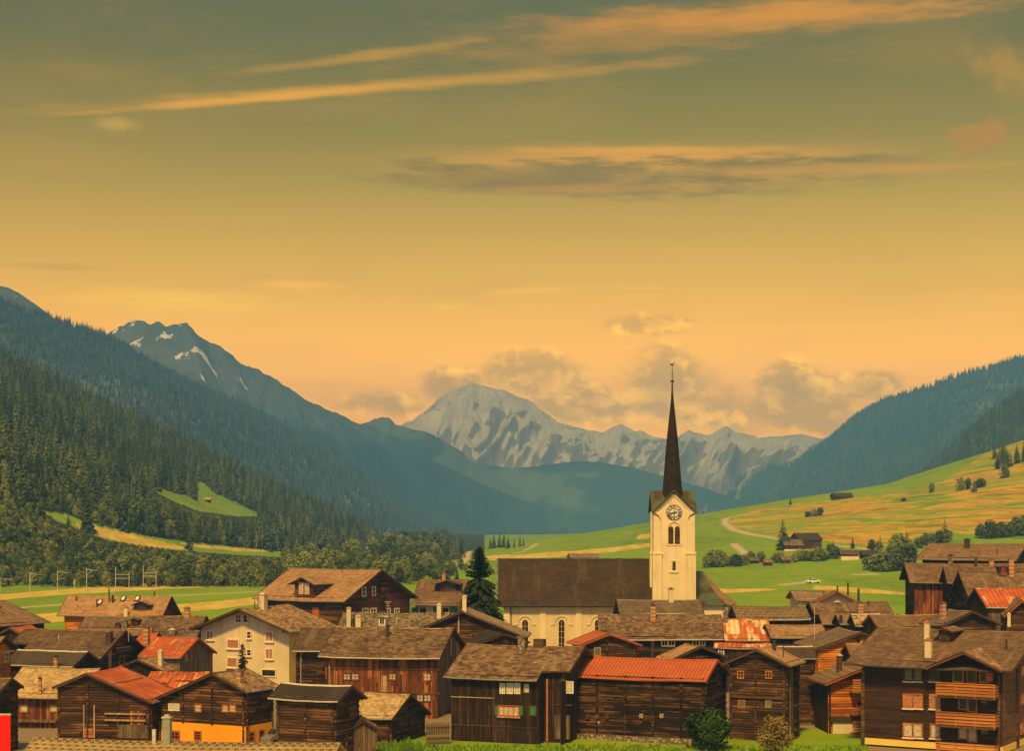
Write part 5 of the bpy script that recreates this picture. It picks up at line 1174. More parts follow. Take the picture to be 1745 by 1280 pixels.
# ------------------------------------------------------------------ the church
CM_COPPER = mat('copper_and_shingle', lambda b: b.mix(b.ss(b.add(b.noise(b.vmul(objc(b), (0.5, 0.5, 0.25)), 1.0, 5, 0.6), b.mul(b.sep(objc(b))[0], 0.012)), 0.55, 0.72), (0.06, 0.042, 0.022), (0.085, 0.105, 0.05)), 0.75, 0.2)
def build_church():
    X0, Y0, Z0 = 10.0, 228.0, -0.3
    e = empty('church', (X0, Y0, Z0)); tag(e, 'cream village church with a dark needle spire, clock gable and long brown nave roof', 'church')
    L = lambda x, y, z: (x - X0, y - Y0, z - Z0)
    def box(mb, x0, y0, z0, x1, y1, z1): mb.box(L(x0, y0, z0), L(x1, y1, z1))
    ZE = 8.45
    # nave walls: recessed field, frieze, plinth and pilasters
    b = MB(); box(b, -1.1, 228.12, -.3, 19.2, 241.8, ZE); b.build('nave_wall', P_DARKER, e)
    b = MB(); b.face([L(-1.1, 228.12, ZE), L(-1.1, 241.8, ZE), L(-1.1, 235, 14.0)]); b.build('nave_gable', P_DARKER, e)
    b = MB(); box(b, -1.12, 227.98, 7.75, 19.2, 228.119, ZE - .02); b.build('frieze', P_WHITE, e)
    for x in (-.72, 4.15, 8.95, 13.8):
        b = MB(); box(b, x - .4, 227.985, -.3, x + .4, 228.118, 7.748); b.build('pilaster', P_WHITE, e)
    def arch(mb, xc, y, z0, z1, hw, y2=None, n=10):
        pts = [(xc - hw, z0), (xc + hw, z0)] + [(xc + hw * math.cos(a), z1 - hw * 1.3 + 1.3 * hw * math.sin(a)) for a in np.linspace(0, math.pi, n)]
        mb.face([L(x, y, z) for x, z in pts])
        return pts
    for xc in (1.76, 6.64, 11.5):
        b = MB(); arch(b, xc, 228.06, 2.4, 6.4, .40); w = b.build('nave_window', C_GLASS, e)
        b = MB()
        pts = [(xc + s_ * (.46 + o) * math.cos(a), 6.4 - .52 + (.58 + o * 1.1) * math.sin(a)) for o, s_ in ((0, 1),) for a in np.linspace(0, math.pi, 13)]
        pts = [(xc + .46, 2.3)] + pts + [(xc - .46, 2.3)]
        for p, q in zip(pts[:-1], pts[1:]): b.beam(L(p[0], 228.05, p[1]), L(q[0], 228.05, q[1]), .13, .13, up=(0, 1, 0))
        for z in (3.2, 4.0, 4.8, 5.5): b.beam(L(xc - .4, 228.04, z), L(xc + .4, 228.04, z), .03)
        b.beam(L(xc, 228.04, 2.4), L(xc, 228.04, 6.3), .03)
        b.build('window_frame', P_WHITE, w)
        b = MB(); r0 = 1.0
        for a, c in zip(np.linspace(0, math.pi, 15)[:-1], np.linspace(0, math.pi, 15)[1:]):
            b.beam(L(xc + r0 * math.cos(a), 228.05, 5.75 + r0 * 1.1 * math.sin(a)), L(xc + r0 * math.cos(c), 228.05, 5.75 + r0 * 1.1 * math.sin(c)), .1, .12, up=(0, 1, 0))
        b.beam(L(xc + r0, 228.06, 5.7), L(xc + 1.45, 228.06, 5.7), .1); b.beam(L(xc - r0, 228.06, 5.7), L(xc - 1.45, 228.06, 5.7), .1)
        b.build('hood_mould', P_WHITE, w)
    b = MB(); b.tube([L(-.15, 227.9, ZE - .2), L(-.15, 227.9, 0)], .06, 6); b.build('downpipe', C_DARKMETAL, e)
    # nave roof with a flared eave
    prof = [(227.3, 8.35), (228.2, 8.85), (229.6, 9.95), (232.2, 12.1), (235.0, 14.4)]
    mb = MB(); xs = np.linspace(-2.0, 24.0, 30)
    for (ya, za), (yb, zb_) in zip(prof[:-1], prof[1:]):
        va = -(235 - ya) * 1.3; vb = -(235 - yb) * 1.3
        for i in range(len(xs) - 1):
            mb.face([L(xs[i], ya, za), L(xs[i + 1], ya, za), L(xs[i + 1], yb, zb_), L(xs[i], yb, zb_)], [(xs[i], va), (xs[i + 1], va), (xs[i + 1], vb), (xs[i], vb)])
    mb.face([L(-2, 242.7, 8.35), L(-2, 235, 14.4), L(24, 235, 14.4), L(24, 242.7, 8.35)])
    mb.face([L(-2, 227.3, 8.35), L(-2, 227.3, 8.15), L(24, 227.3, 8.15), L(24, 227.3, 8.35)]); mb.face([L(-2, 227.3, 8.15), L(-2, 228.1, 8.3), L(24, 228.1, 8.3), L(24, 227.3, 8.15)])
    rf = mb.build('nave_roof', S_CHURCH, e)
    mb = MB()
    for (ya, za), (yb, zb_) in zip(prof[:-1], prof[1:]): mb.beam(L(-2.03, ya, za - .05), L(-2.03, yb, zb_ - .05), .28, .22)
    mb.build('verge_trim', C_COPPER, rf)
    mb = MB(); mb.beam(L(-2, 235, 14.44), L(24, 235, 14.44), .3, .12); mb.build('ridge_cap', C_COPPER, rf)
    mb = MB(); mb.tube([L(-2, 227.2, 8.3), L(19, 227.2, 8.3)], .09, 8); mb.build('gutter', C_DARKMETAL, rf)
    # choir with a polygonal end
    ring = [(23.5, 228.0), (28.6, 228.0), (30.5, 232.4), (30.5, 237.4), (28.6, 241.5), (23.5, 241.5)]
    b = MB()
    for p, q in zip(ring[:-1], ring[1:]): b.face([L(p[0], p[1], -.3), L(q[0], q[1], -.3), L(q[0], q[1], ZE), L(p[0], p[1], ZE)])
    b.build('choir_wall', P_WHITE, e)
    ro = [(23.5, 227.4), (29.0, 227.4), (31.1, 232.2), (31.1, 237.6), (29.0, 242.1), (23.5, 242.1)]
    top = [(23.5, 234.8, 12.9), (26.2, 234.8, 12.7), (26.5, 234.85, 12.7), (26.5, 234.95, 12.7), (26.2, 235.0, 12.7), (23.5, 235.0, 12.9)]
    for m_, idx, nm in ((CM_COPPER, (0,), 'choir_roof'), (S_TAN, (1, 2, 3, 4), 'apse_roof')):
        b = MB(); n = 6
        for i in idx:
            for k in range(n):
                def pt(j, t):
                    x, y = ro[j]; X, Y, Z = top[j]; s_ = t + .0
                    z = 8.35 + (Z - 8.35) * (t * .78 + t * t * .22); return L(x + (X - x) * s_, y + (Y - y) * s_, z - .35 * math.sin(math.pi * t))
                t0, t1 = k / n, (k + 1) / n
                q = [pt(i, t0), pt(i + 1, t0), pt(i + 1, t1), pt(i, t1)]
                b.face(q, [(i * 5.0, t0 * 6), (i * 5 + 4.5, t0 * 6), (i * 5 + 4.5 - t1 * 2, t1 * 6), (i * 5.0, t1 * 6)])
        b.build(nm, m_, e)
    # tower
    xc, yc = 21.55, 228.8; TW = 2.75
    def ring4(hw, z0, z1, m_, name, parent=e):
        b = MB(); box(b, xc - hw, yc - hw, z0, xc + hw, yc + hw, z1); return b.build(name, m_, parent)
    b = MB(); h = 2.55
    for k in range(4):
        ca, sa = math.cos(k * math.pi / 2), math.sin(k * math.pi / 2)
        rt = lambda x, y, z: L(xc + x * ca - y * sa, yc + x * sa + y * ca, z)
        b.face([rt(-h, -h, -.3), rt(h, -h, -.3), rt(h, -h, 20.9), rt(0, -h, 23.25), rt(-h, -h, 20.9)], [(-h, 0), (h, 0), (h, 21), (0, 23), (-h, 21)])
    tw = b.build('tower_wall', P_TOWER, e)
    for sx in (-1, 1):
        for sy in (-1, 1):
            b = MB(); cx_, cy_ = xc + sx * (TW - .5), yc + sy * (TW - .5)
            box(b, cx_ - .5, cy_ - .5, 15.6, cx_ + .5, cy_ + .5, 20.85)
            box(b, cx_ - .62, cy_ - .62, -.3, cx_ + .62, cy_ + .62, 15.2)
            for t, (za, zb_) in enumerate(((15.2, 15.32), (15.32, 15.46), (15.46, 15.6))):
                w = .70 - .07 * t; box(b, cx_ - w, cy_ - w, za + .001, cx_ + w, cy_ + w, zb_)
            b.build('buttress', P_TOWER, tw)
    yf = yc - h
    for sx in (-1, 1):
        b = MB(); x = xc + sx * 1.80
        b.tube([L(x, yf - .12, -.2), L(x, yf - .12, 19.3), L(x + sx * .06, yf - .16, 19.8), L(x + sx * .28, yf - .24, 20.3), L(x + sx * .75, yf - .34, 20.62), L(x + sx * 1.15, yf - .34, 20.75)], .06, 6)
        b.build('downpipe', C_DARKMETAL, tw)
    # helm roof: four gables
    W, zr, ze = 3.0, 23.72, 20.78
    b = MB()
    for k in range(4):
        ca, sa = math.cos(k * math.pi / 2), math.sin(k * math.pi / 2)
        rt = lambda x, y, z: L(xc + x * ca - y * sa, yc + x * sa + y * ca, z)
        for s_ in (-1, 1):
            q = [rt(0, 0, zr), rt(0, -W, zr), rt(s_ * W, -W, ze)]; b.face(q if s_ < 0 else q[::-1])
            u = [rt(0, -W, zr), rt(0, -W, zr - .16), rt(s_ * W, -W, ze - .16), rt(s_ * W, -W, ze)]; b.face(u if s_ < 0 else u[::-1])
            q = [rt(0, 0, zr - .16), rt(0, -W, zr - .16), rt(s_ * W, -W, ze - .16)]; b.face(q if s_ > 0 else q[::-1])
    hr = b.build('helm_roof', CM_COPPER, tw)
    b = MB()
    for s_ in (-1, 1): b.beam(L(xc, yf - .06, 23.2), L(xc + s_ * 2.6, yf - .06, 20.75), .12, .3)
    b.build('gable_mould', P_WHITE, tw)
    # spire
    rings = [(22.3, 1.72), (23.4, 1.46), (24.6, 1.30), (27.5, 1.06), (30.5, .80), (33.0, .52), (35.0, .30), (36.6, .13)]
    b = MB(); n = 8
    for (za, ra), (zb_, rb) in zip(rings[:-1], rings[1:]):
        for i in range(n):
            a0, a1 = 2 * math.pi * (i + .5) / n, 2 * math.pi * (i + 1.5) / n
            b.face([L(xc + ra * math.cos(a0), yc + ra * math.sin(a0), za), L(xc + ra * math.cos(a1), yc + ra * math.sin(a1), za), L(xc + rb * math.cos(a1), yc + rb * math.sin(a1), zb_), L(xc + rb * math.cos(a0), yc + rb * math.sin(a0), zb_)],
                   [(i * .9, za * 1.0), (i * .9 + .9, za), (i * .9 + .7, zb_), (i * .9 + .2, zb_)])
    sp = b.build('spire', S_SPIRE, e)
    b = MB(); b.tube([L(xc, yc, z) for z in (36.5, 36.6, 36.75, 38.2, 38.3)], [.2, .24, .15, .10, .12], 8)
    b.tube([L(xc, yc, 38.3 + .36 * t) for t in np.linspace(0, 1, 7)], [.05, .19, .25, .27, .25, .19, .05], 10); b.tube([L(xc, yc, 38.6), L(xc, yc, 40.5)], .04, 6)
    b.build('finial', C_DARKMETAL, sp)
    b = MB()
    for z, w in ((39.0, .16), (39.35, .22), (39.7, .16)): b.beam(L(xc - w, yc, z), L(xc + w, yc, z), .05)
    b.build('ornament', C_DARKMETAL, sp)
    cock = [(-.42, .18), (-.34, .42), (-.16, .30), (0, .26), (.16, .36), (.22, .52), (.30, .56), (.42, .44), (.30, .38), (.26, .18), (.10, .02), (.03, -.12), (-.06, -.12), (-.10, .02), (-.26, .06)]
    b = MB(); f0 = [L(xc + x * .75, yc - .03, 40.55 + z * .75) for x, z in cock]; f1 = [L(xc + x * .75, yc + .03, 40.55 + z * .75) for x, z in cock]
    b.face(f0); b.face(f1[::-1])
    for i in range(len(cock)): j = (i + 1) % len(cock); b.face([f0[j], f0[i], f1[i], f1[j]])
    b.build('weathercock', C_DARKMETAL, sp)
    # belfry windows, slit, clock
    b = MB(); box(b, 21.0 + .55 - 1.02, yf - .09, 16.35, 21.55 + 1.02, yf - .002, 16.55)
    pts = [(xc + .98 * math.cos(a), 18.3 + 1.25 * math.sin(a)) for a in np.linspace(0, math.pi, 17)]; pts = [(xc + .98, 16.5)] + pts + [(xc - .98, 16.5)]
    for p, q in zip(pts[:-1], pts[1:]): b.beam(L(p[0], yf - .04, p[1]), L(q[0], yf - .04, q[1]), .16, .16, up=(0, 1, 0))
    for x in (-.86, 0, .86): box(b, xc + x - .07, yf - .10, 16.56, xc + x + .07, yf - .003, 18.3)
    bw = b.build('belfry_surround', P_WHITE, tw)
    for s_ in (-1, 1):
        b = MB(); arch(b, xc + s_ * .43, yf - .012, 16.56, 18.95, .34)
        for k in range(9):
            z = 16.62 + k * .23; box(b, xc + s_ * .43 - .31, yf - .06, z, xc + s_ * .43 + .31, yf - .02, z + .11)
        b.build('louvre', W_TRIM, tw)
    b = MB(); arch(b, xc, yf - .008, 13.05, 14.25, .22); sl = b.build('slit_window', C_GLASS, tw)
    b = MB(); box(b, xc - .6, yf - .14, 12.75, xc + .6, yf - .003, 12.93); box(b, xc - .55, yf - .08, 14.3, xc + .55, yf - .003, 14.45)
    for s_ in (-1, 1): box(b, xc + s_ * .36 - .09, yf - .07, 12.935, xc + s_ * .36 + .09, yf - .003, 14.29)
    b.build('slit_surround', P_WHITE, tw)
    cz, cr = 20.75, 1.0; yd = yf - .05
    b = MB(); N = 48
    b.face([L(xc + cr * math.cos(a), yd, cz + cr * math.sin(a)) for a in np.linspace(0, 2 * math.pi, N, endpoint=False)])
    ck = b.build('clock', C_WHITE, e)
    b = MB()
    for r0, w in ((cr, .07), (cr * .58, .05)):
        an = np.linspace(0, 2 * math.pi, N + 1)
        for a, c in zip(an[:-1], an[1:]): b.beam(L(xc + r0 * math.cos(a), yd - .02, cz + r0 * math.sin(a)), L(xc + r0 * math.cos(c), yd - .02, cz + r0 * math.sin(c)), w, .05, up=(0, 1, 0))
    b.build('dial_rim', C_BLACK, ck)
    ROM = ['XII', 'I', 'II', 'III', 'IIII', 'V', 'VI', 'VII', 'VIII', 'IX', 'X', 'XI']
    for i, t in enumerate(ROM):
        a = -i * math.pi / 6 + math.pi / 2; wd = {'I': .10, 'V': .17, 'X': .17}; tot = sum(wd[c] for c in t); sc_ = min(1.0, .42 / tot); x = -tot * sc_ / 2; b = MB()
        rr0, rr1 = cr * .64, cr * .93
        def P2(u, v): r_ = rr0 + (rr1 - rr0) * v; return L(xc + r_ * math.cos(a) + u * math.sin(a), yd - .035, cz + r_ * math.sin(a) - u * math.cos(a))
        for c in t:
            w = wd[c] * sc_; x0, x1 = x + w * .15, x + w * .85; th = .05
            if c == 'I': b.beam(P2(x + w / 2, 0), P2(x + w / 2, 1), th, .02, up=(0, 1, 0))
            elif c == 'V': b.beam(P2(x0, 1), P2(x + w / 2, 0), th, .02, up=(0, 1, 0)); b.beam(P2(x1, 1), P2(x + w / 2, 0), th * .7, .021, up=(0, 1, 0))
            else: b.beam(P2(x0, 1), P2(x1, 0), th, .02, up=(0, 1, 0)); b.beam(P2(x1, 1), P2(x0, 0), th * .7, .021, up=(0, 1, 0))
            x += w
        b.build('numeral', C_BLACK, ck)
    def hand(deg, ln, tail, w):
        a = math.pi / 2 - R(deg); d = Vector((math.cos(a), 0, math.sin(a))); c = Vector(L(xc, yd - .06 - w * .3, cz)); b = MB()
        b.beam(c - d * tail, c + d * ln, w, .03, up=(0, 1, 0)); b.build('hand', C_BLACK, ck)
    hand(258, .60, .42, .11); hand(180, .86, .40, .08)
build_church()

# ------------------------------------------------------------------ vegetation
def foliage(name, dark, mid, light, scale=0.6):
    def f(b):
        p = objc(b); r = orand(b)
        n = b.noise(b.vadd(p, b.xyz(b.mul(r, 90.0), b.mul(r, 40.0), 0.0)), scale, 4, 0.6)
        big = b.noise(b.vmul(geop(b), (0.015, 0.015, 0.015)), 1.0, 4, 0.6)
        t = b.add(b.add(b.mul(n, 0.48), b.mul(r, 0.36)), b.mul(big, 0.34))
        return b.ramp(t, [(0.40, dark), (0.59, mid), (0.80, light)])
    return mat(name, f, 0.8, 0.12)
F_CON = foliage('conifer_needles', (0.020, 0.034, 0.011), (0.062, 0.090, 0.024), (0.16, 0.185, 0.045), 0.35)
F_DEC = foliage('broadleaf_foliage', (0.040, 0.060, 0.012), (0.115, 0.145, 0.026), (0.26, 0.27, 0.05), 0.4)
F_SPRUCE = foliage('near_spruce_needles', (0.006, 0.012, 0.005), (0.014, 0.024, 0.009), (0.032, 0.044, 0.014), 0.5)
F_BUSH = foliage('dark_green_leaves', (0.016, 0.036, 0.005), (0.060, 0.110, 0.010), (0.17, 0.23, 0.018), 0.9)
F_YEL = foliage('yellowish_leaves', (0.12, 0.085, 0.016), (0.25, 0.18, 0.03), (0.40, 0.30, 0.055), 1.2)
F_HEDGE = foliage('bright_weeds', (0.06, 0.12, 0.008), (0.13, 0.24, 0.010), (0.22, 0.34, 0.02), 1.0)
BARK = flat('bark', (0.07, 0.045, 0.025), 0.4, 0.9, 0.1)

def conifer_mb(h, rad, seed, tiers=13, per=8, droop=.42):
    q = random.Random(seed); mb = MB()
    mb.tube([(0, 0, -.6), (0, 0, h * .5), (0, 0, h * .97)], [.16 * h / 12, .1 * h / 12, .02], 5, mi=1)
    for k in range(tiers):
        t = k / (tiers - 1); z = h * (.07 + .91 * t); r = rad * (1 - t) ** .85 * q.uniform(.85, 1.12) + .12
        n = max(4, int(per * (1 - t * .45))); a0 = q.random() * 6.3; step = h / tiers
        for i in range(n):
            a = a0 + 2 * math.pi * (i + q.uniform(-.3, .3)) / n; rr = r * q.uniform(.65, 1.2); w = rr * q.uniform(.32, .5)
            d = Vector((math.cos(a), math.sin(a), 0)); s = Vector((-d.y, d.x, 0)); z0 = z + q.uniform(-.2, .2) * step
            root = Vector((0, 0, z0 + step * .55)); tip = d * rr + Vector((0, 0, z0 - rr * droop)); m = d * rr * .55 + Vector((0, 0, z0 + step * .28))
            mb.face([root, m - s * w + Vector((0, 0, -.12 * rr)), tip]); mb.face([root, tip, m + s * w + Vector((0, 0, -.12 * rr))])
    mb.face([(-.1, 0, h * .93), (.1, 0, h * .93), (0, 0, h * 1.02)]); mb.face([(0, -.1, h * .93), (0, .1, h * .93), (0, 0, h * 1.02)])
    return mb
def leaves(mb, q, c, r, n, size, mi=0, flat_=1.0):
    for _ in range(n):
        v = Vector((q.gauss(0, 1), q.gauss(0, 1), q.gauss(0, 1))).normalized() * (q.random() ** .33)
        p = Vector(c) + Vector((v.x * r[0], v.y * r[1], v.z * r[2]))
        nrm = (v + Vector((q.uniform(-.7, .7), q.uniform(-.7, .7), q.uniform(-.3, .9)))).normalized()
        x = nrm.cross(Vector((q.random() - .5, q.random() - .5, q.random() - .5))).normalized(); y = nrm.cross(x)
        s = size * q.uniform(.6, 1.3)
        mb.face([p - x * s - y * s * .3, p + x * s * .2 - y * s, p + x * s + y * s * .4, p - x * s * .3 + y * s], mi=mi)
def broad_mb(h, rad, seed, lumps=13, per=60, size=.42):
    q = random.Random(seed); mb = MB()
    mb.tube([(0, 0, -.6), (.05, 0, h * .3), (0, .1, h * .75)], [.2 * h / 10, .15 * h / 10, .04], 5, mi=1)
    for k in range(lumps):
        a = q.random() * 6.3; t = (k + .5) / lumps; z = h * (.12 + .76 * t); rr = rad * math.sin(math.pi * (.30 + .62 * t)) * .66
        c = (math.cos(a) * rr * q.uniform(.3, 1), math.sin(a) * rr * q.uniform(.3, 1), z); s = rad * q.uniform(.28, .55)
        mb.tube([(0, 0, z * .6), (c[0] * .6, c[1] * .6, z * .92)], [.06, .02], 4, mi=1, cap=False)
        leaves(mb, q, c, (s, s, s * .85), per, size)
    leaves(mb, q, (0, 0, h * .58), (rad * .8, rad * .8, h * .36), per * 2, size)
    return mb
def mesh_of(mb, name, mats):
    o = mb.build(name, mats); me = o.data; bpy.data.objects.remove(o); return me
CON = [mesh_of(conifer_mb(12, 2.1 + .35 * i, 100 + i, 12 + i, 8), 'spruce_tree', [F_CON, BARK]) for i in range(4)]
DEC = [mesh_of(broad_mb(10, 3.0 + .35 * i, 200 + i), 'broadleaf_tree', [F_DEC, BARK]) for i in range(4)]

PATCH = [[(262, 828), (300, 842), (338, 848), (332, 824), (345, 822), (368, 842), (402, 856), (448, 880), (402, 880), (340, 872), (290, 852), (262, 836)],
         [(66, 870), (110, 877), (150, 891), (250, 914), (330, 924), (420, 934), (488, 942), (482, 950), (400, 946), (300, 938), (225, 928), (180, 920), (140, 905), (98, 888)],
         [(606, 912), (632, 930), (632, 940), (608, 938)]]
pr = random.Random(11)
def clear(x, y, z, h):
    for f in (0, .15, .3, .45, .6, .75, .9, 1.0):
        X, Y = to_px(x, y, z + h * f)
        for p in PATCH:
            if in_poly(np.array([X]), np.array([Y]), p)[0]: return False
    return True
cons, decs = [], []
def try_add(lst, x, y, h, smin=0):
    z = float(zt(x, y)); X, Y = to_px(x, y, z)
    if X < -70 or X > 1815: return
    for f in (1.0, .6, .35, .2):
        if clear(x, y, z, h * f): h *= f; break
    else: return
    lst.append((x, y, z, h))
# forest on the left slope
y = 600.0
while y < 1640:
    sp = 5.2 + (y - 600) / 1000 * 3.2
    x = -0.335 * y
    while x < -100:
        xx, yy = x + pr.uniform(-.5, .5) * sp, y + pr.uniform(-.5, .5) * sp
        s = -xx - 104
        dens = 1.0 if s > 14 else .25
        if yy < 690: dens *= max(0.0, (yy - 600) / 90)
        if pr.random() < dens * (.96 if fnoise(np.array([xx]), np.array([yy * .5]), 45, 3.0, 2)[0] > -.25 else .45): try_add(cons, xx, yy, (pr.uniform(6.5, 11) if pr.random() < .4 else pr.uniform(9.5, 15.5)) * (0.85 if s < 20 else 1.0))
        x += sp
    y += sp
# deciduous belt along the river, thick towards the foot of the slope
y = 506.0
while y < 800:
    sp = 6.2 + (y - 506) / 70
    x = -0.33 * y
    while x < -12:
        xx, yy = x + pr.uniform(-.5, .5) * sp, y + pr.uniform(-.5, .5) * sp
        front = 500 + max(0, (xx + 110)) * .28
        if yy > front and (yy < front + 190 or xx < -70) and to_px(xx, yy, 0)[0] < 800:
            tp = min(1.0, max(0.0, (806 - to_px(xx, yy, 0)[0]) / 110))
            if pr.random() < .86 * tp ** .5: try_add(decs if pr.random() < .9 else cons, xx, yy, (pr.uniform(5.4, 9.4) if yy > front + 14 else pr.uniform(5.2, 7.4)) * (.72 if xx < -.26 * yy else 1.0) * (.5 + .5 * tp))
        x += sp
    y += sp
# undergrowth at the foot of the slope
for _ in range(5200):
    yy = pr.uniform(508, 900); xx = pr.uniform(-.34 * yy, -70)
    if yy > 500 + max(0, (xx + 110)) * .28 + 6: try_add(decs, xx, yy, pr.uniform(2.2, 5.0))
# woods closing the valley floor further off
y = 800.0
while y < 2300:
    sp = 9 + (y - 800) / 90
    x = -0.12 * y
    while x < 40:
        xx, yy = x + pr.uniform(-.5, .5) * sp, y + pr.uniform(-.5, .5) * sp
        q = to_px(xx, yy, 0)[0]
        tp = min(1.0, max(0.0, (806 - q) / 110))
        if xx > -104 and pr.random() < .8 * tp ** .7: try_add(cons if pr.random() < .6 else decs, xx, yy, pr.uniform(7, 12) * (1 + (yy - 800) / 2500) * (.45 + .55 * tp))
        x += sp
    y += sp
# dark clump and stragglers at the valley mouth
for px, py, h in ((718, 942, 9), (724, 944, 13), (731, 943, 15), (738, 945, 14), (744, 944, 17), (750, 946, 15), (757, 944, 13), (764, 945, 14), (771, 946, 12), (778, 945, 12), (786, 944, 10), (700, 940, 9), (690, 938, 8), (660, 935, 9), (645, 930, 10),
                 (672, 936, 11), (710, 941, 8), (836, 936, 7), (842, 935, 9), (850, 934, 10), (858, 934, 9), (866, 935, 7), (876, 934, 6), (886, 932, 7), (892, 931, 5), (148, 905, 14), (155, 909, 9), (322, 938, 12), (1347, 861, 4.5), (118, 912, 10)):
    p = hit(px, py); k = p.y / 1000
    cons.append((p.x, p.y, p.z, h * max(.8, k)))
def in_view_size(t): return t[3] / t[1]
cons.sort(key=in_view_size, reverse=True); decs.sort(key=in_view_size, reverse=True)
def plant(lst, meshes, name, label, cat, group, hh):
    out = []
    for i, (x, y, z, h) in enumerate(lst):
        o = bpy.data.objects.new(name, meshes[i % len(meshes)]); COL.objects.link(o)
        o.location = (x, y, z); s = h / hh; w = s * pr.uniform(.85, 1.2); o.scale = (w, w, s); o.rotation_euler = (0, 0, pr.random() * 6.3)
        tag(o, label, cat, group); out.append(o)
    return out
c_ind = plant(cons[:300], CON, 'spruce_tree', 'dark spruce in the dense wood on the left valley side', 'tree', 'spruces on the left valley side', 12)
d_ind = plant(decs[:300], DEC, 'broadleaf_tree', 'bushy green broadleaf tree in the belt behind the railway masts', 'tree', 'broadleaf trees behind the railway line', 10)
def scatter_object(name, label, pts, protos, hh, group_seed=1):
    """one object: a point cloud that geometry nodes turn into trees copied from trees that stand in the scene"""
    me = bpy.data.meshes.new(name); me.from_pydata([p[:3] for p in pts], [], [])
    a = me.attributes.new('size', 'FLOAT', 'POINT'); a.data.foreach_set('value', np.array([p[3] / hh for p in pts], np.float32))
    ob = bpy.data.objects.new(name, me); COL.objects.link(ob); ob['kind'] = 'stuff'; ob['label'] = label
    g = bpy.data.node_groups.new(name, 'GeometryNodeTree')
    g.interface.new_socket('Geometry', in_out='INPUT', socket_type='NodeSocketGeometry'); g.interface.new_socket('Geometry', in_out='OUTPUT', socket_type='NodeSocketGeometry')
    n = g.nodes; l = g.links
    gi = n.new('NodeGroupInput'); go = n.new('NodeGroupOutput'); iop = n.new('GeometryNodeInstanceOnPoints'); j = n.new('GeometryNodeJoinGeometry')
    m2p = n.new('GeometryNodeMeshToPoints')
    l.new(gi.outputs[0], m2p.inputs['Mesh'])
    for p in protos:
        oi = n.new('GeometryNodeObjectInfo'); oi.transform_space = 'ORIGINAL'; oi.inputs['Object'].default_value = p; oi.inputs['As Instance'].default_value = True
        l.new(oi.outputs['Geometry'], j.inputs[0])
    l.new(m2p.outputs[0], iop.inputs['Points']); l.new(j.outputs[0], iop.inputs['Instance']); iop.inputs['Pick Instance'].default_value = True
    rv = n.new('FunctionNodeRandomValue'); rv.data_type = 'INT'; rv.inputs['Min'].default_value = 0; rv.inputs['Max'].default_value = len(protos) - 1
    l.new([o for o in rv.outputs if o.type == 'INT'][0], iop.inputs['Instance Index'])
    rr = n.new('FunctionNodeRandomValue'); rr.data_type = 'FLOAT_VECTOR'
    vmin = [i for i in rr.inputs if i.type == 'VECTOR']; vmin[0].default_value = (0, 0, 0); vmin[1].default_value = (0.06, 0.06, 6.28)
    l.new([o for o in rr.outputs if o.type == 'VECTOR'][0], iop.inputs['Rotation'])
    na = n.new('GeometryNodeInputNamedAttribute'); na.data_type = 'FLOAT'; na.inputs['Name'].default_value = 'size'
    l.new([o for o in na.outputs if o.type == 'VALUE'][0], iop.inputs['Scale'])
    l.new(iop.outputs[0], go.inputs[0])
    md = ob.modifiers.new('trees', 'NODES'); md.node_group = g
    return ob
scatter_object('spruce_forest', 'dense spruce forest covering the left valley side', cons[300:], c_ind[:4], 12)
if len(decs) > 300: scatter_object('broadleaf_wood', 'broadleaf wood behind the first row of trees by the railway', decs[300:], d_ind[:4], 10)
# far forests on the mountainsides
def on_mountain(key, n, h0, h1, v0=0.0, v1=1.0, seed=1, umin=0.0, umax=1.0):
    G = mtn[key][1]; nr, nc = G.shape[:2]; q = np.random.default_rng(seed); out = []
    r = v0 + (v1 - v0) * q.random(n) ** 1.0; c = umin + (umax - umin) * q.random(n)
    fi, fj = r * (nr - 1.001), c * (nc - 1.001); i, j = fi.astype(int), fj.astype(int); a, b = (fi - i)[:, None], (fj - j)[:, None]
    P = G[i, j] * (1 - a) * (1 - b) + G[i + 1, j] * a * (1 - b) + G[i, j + 1] * (1 - a) * b + G[i + 1, j + 1] * a * b
    qx = HX + P[:, 0] * FPX / P[:, 1]
    keep = (qx > -30) & (qx < 1775) & (fnoise(P[:, 0], P[:, 2] * 2.5, 260, seed, 3) > -0.42)
    for p, k in zip(P, keep):
        if k: out.append((float(p[0]), float(p[1]), float(p[2]) - 1.0, float(q.uniform(h0, h1))))
    ridge = G[0]
    m = int(n * .06); rj = (umin + (umax - umin) * q.random(m)) * (nc - 1.001); jj = rj.astype(int)
    if v0 == 0.0:
        for k in range(m):
            p = ridge[jj[k]] * (1 - (rj[k] - jj[k])) + ridge[jj[k] + 1] * (rj[k] - jj[k])
            out.append((float(p[0]), float(p[1]), float(p[2]) - 1.5, float(q.uniform(h0, h1 * 1.15))))
    return out
scatter_object('mountain_forest', 'spruce forest on the blue mountainside behind the left wood', on_mountain('near_left', 19000, 9, 18, seed=3, umin=.1), c_ind[:4], 12)
scatter_object('mountain_forest', 'spruce forest on the mountainside at the right', on_mountain('right', 16000, 12, 22, seed=4, umax=.8), c_ind[:4], 12)
scatter_object('mountain_forest', 'spruce forest on the darker spur at the right edge', on_mountain('right_near', 7000, 10, 19, seed=5, umax=.8), c_ind[:4], 12)


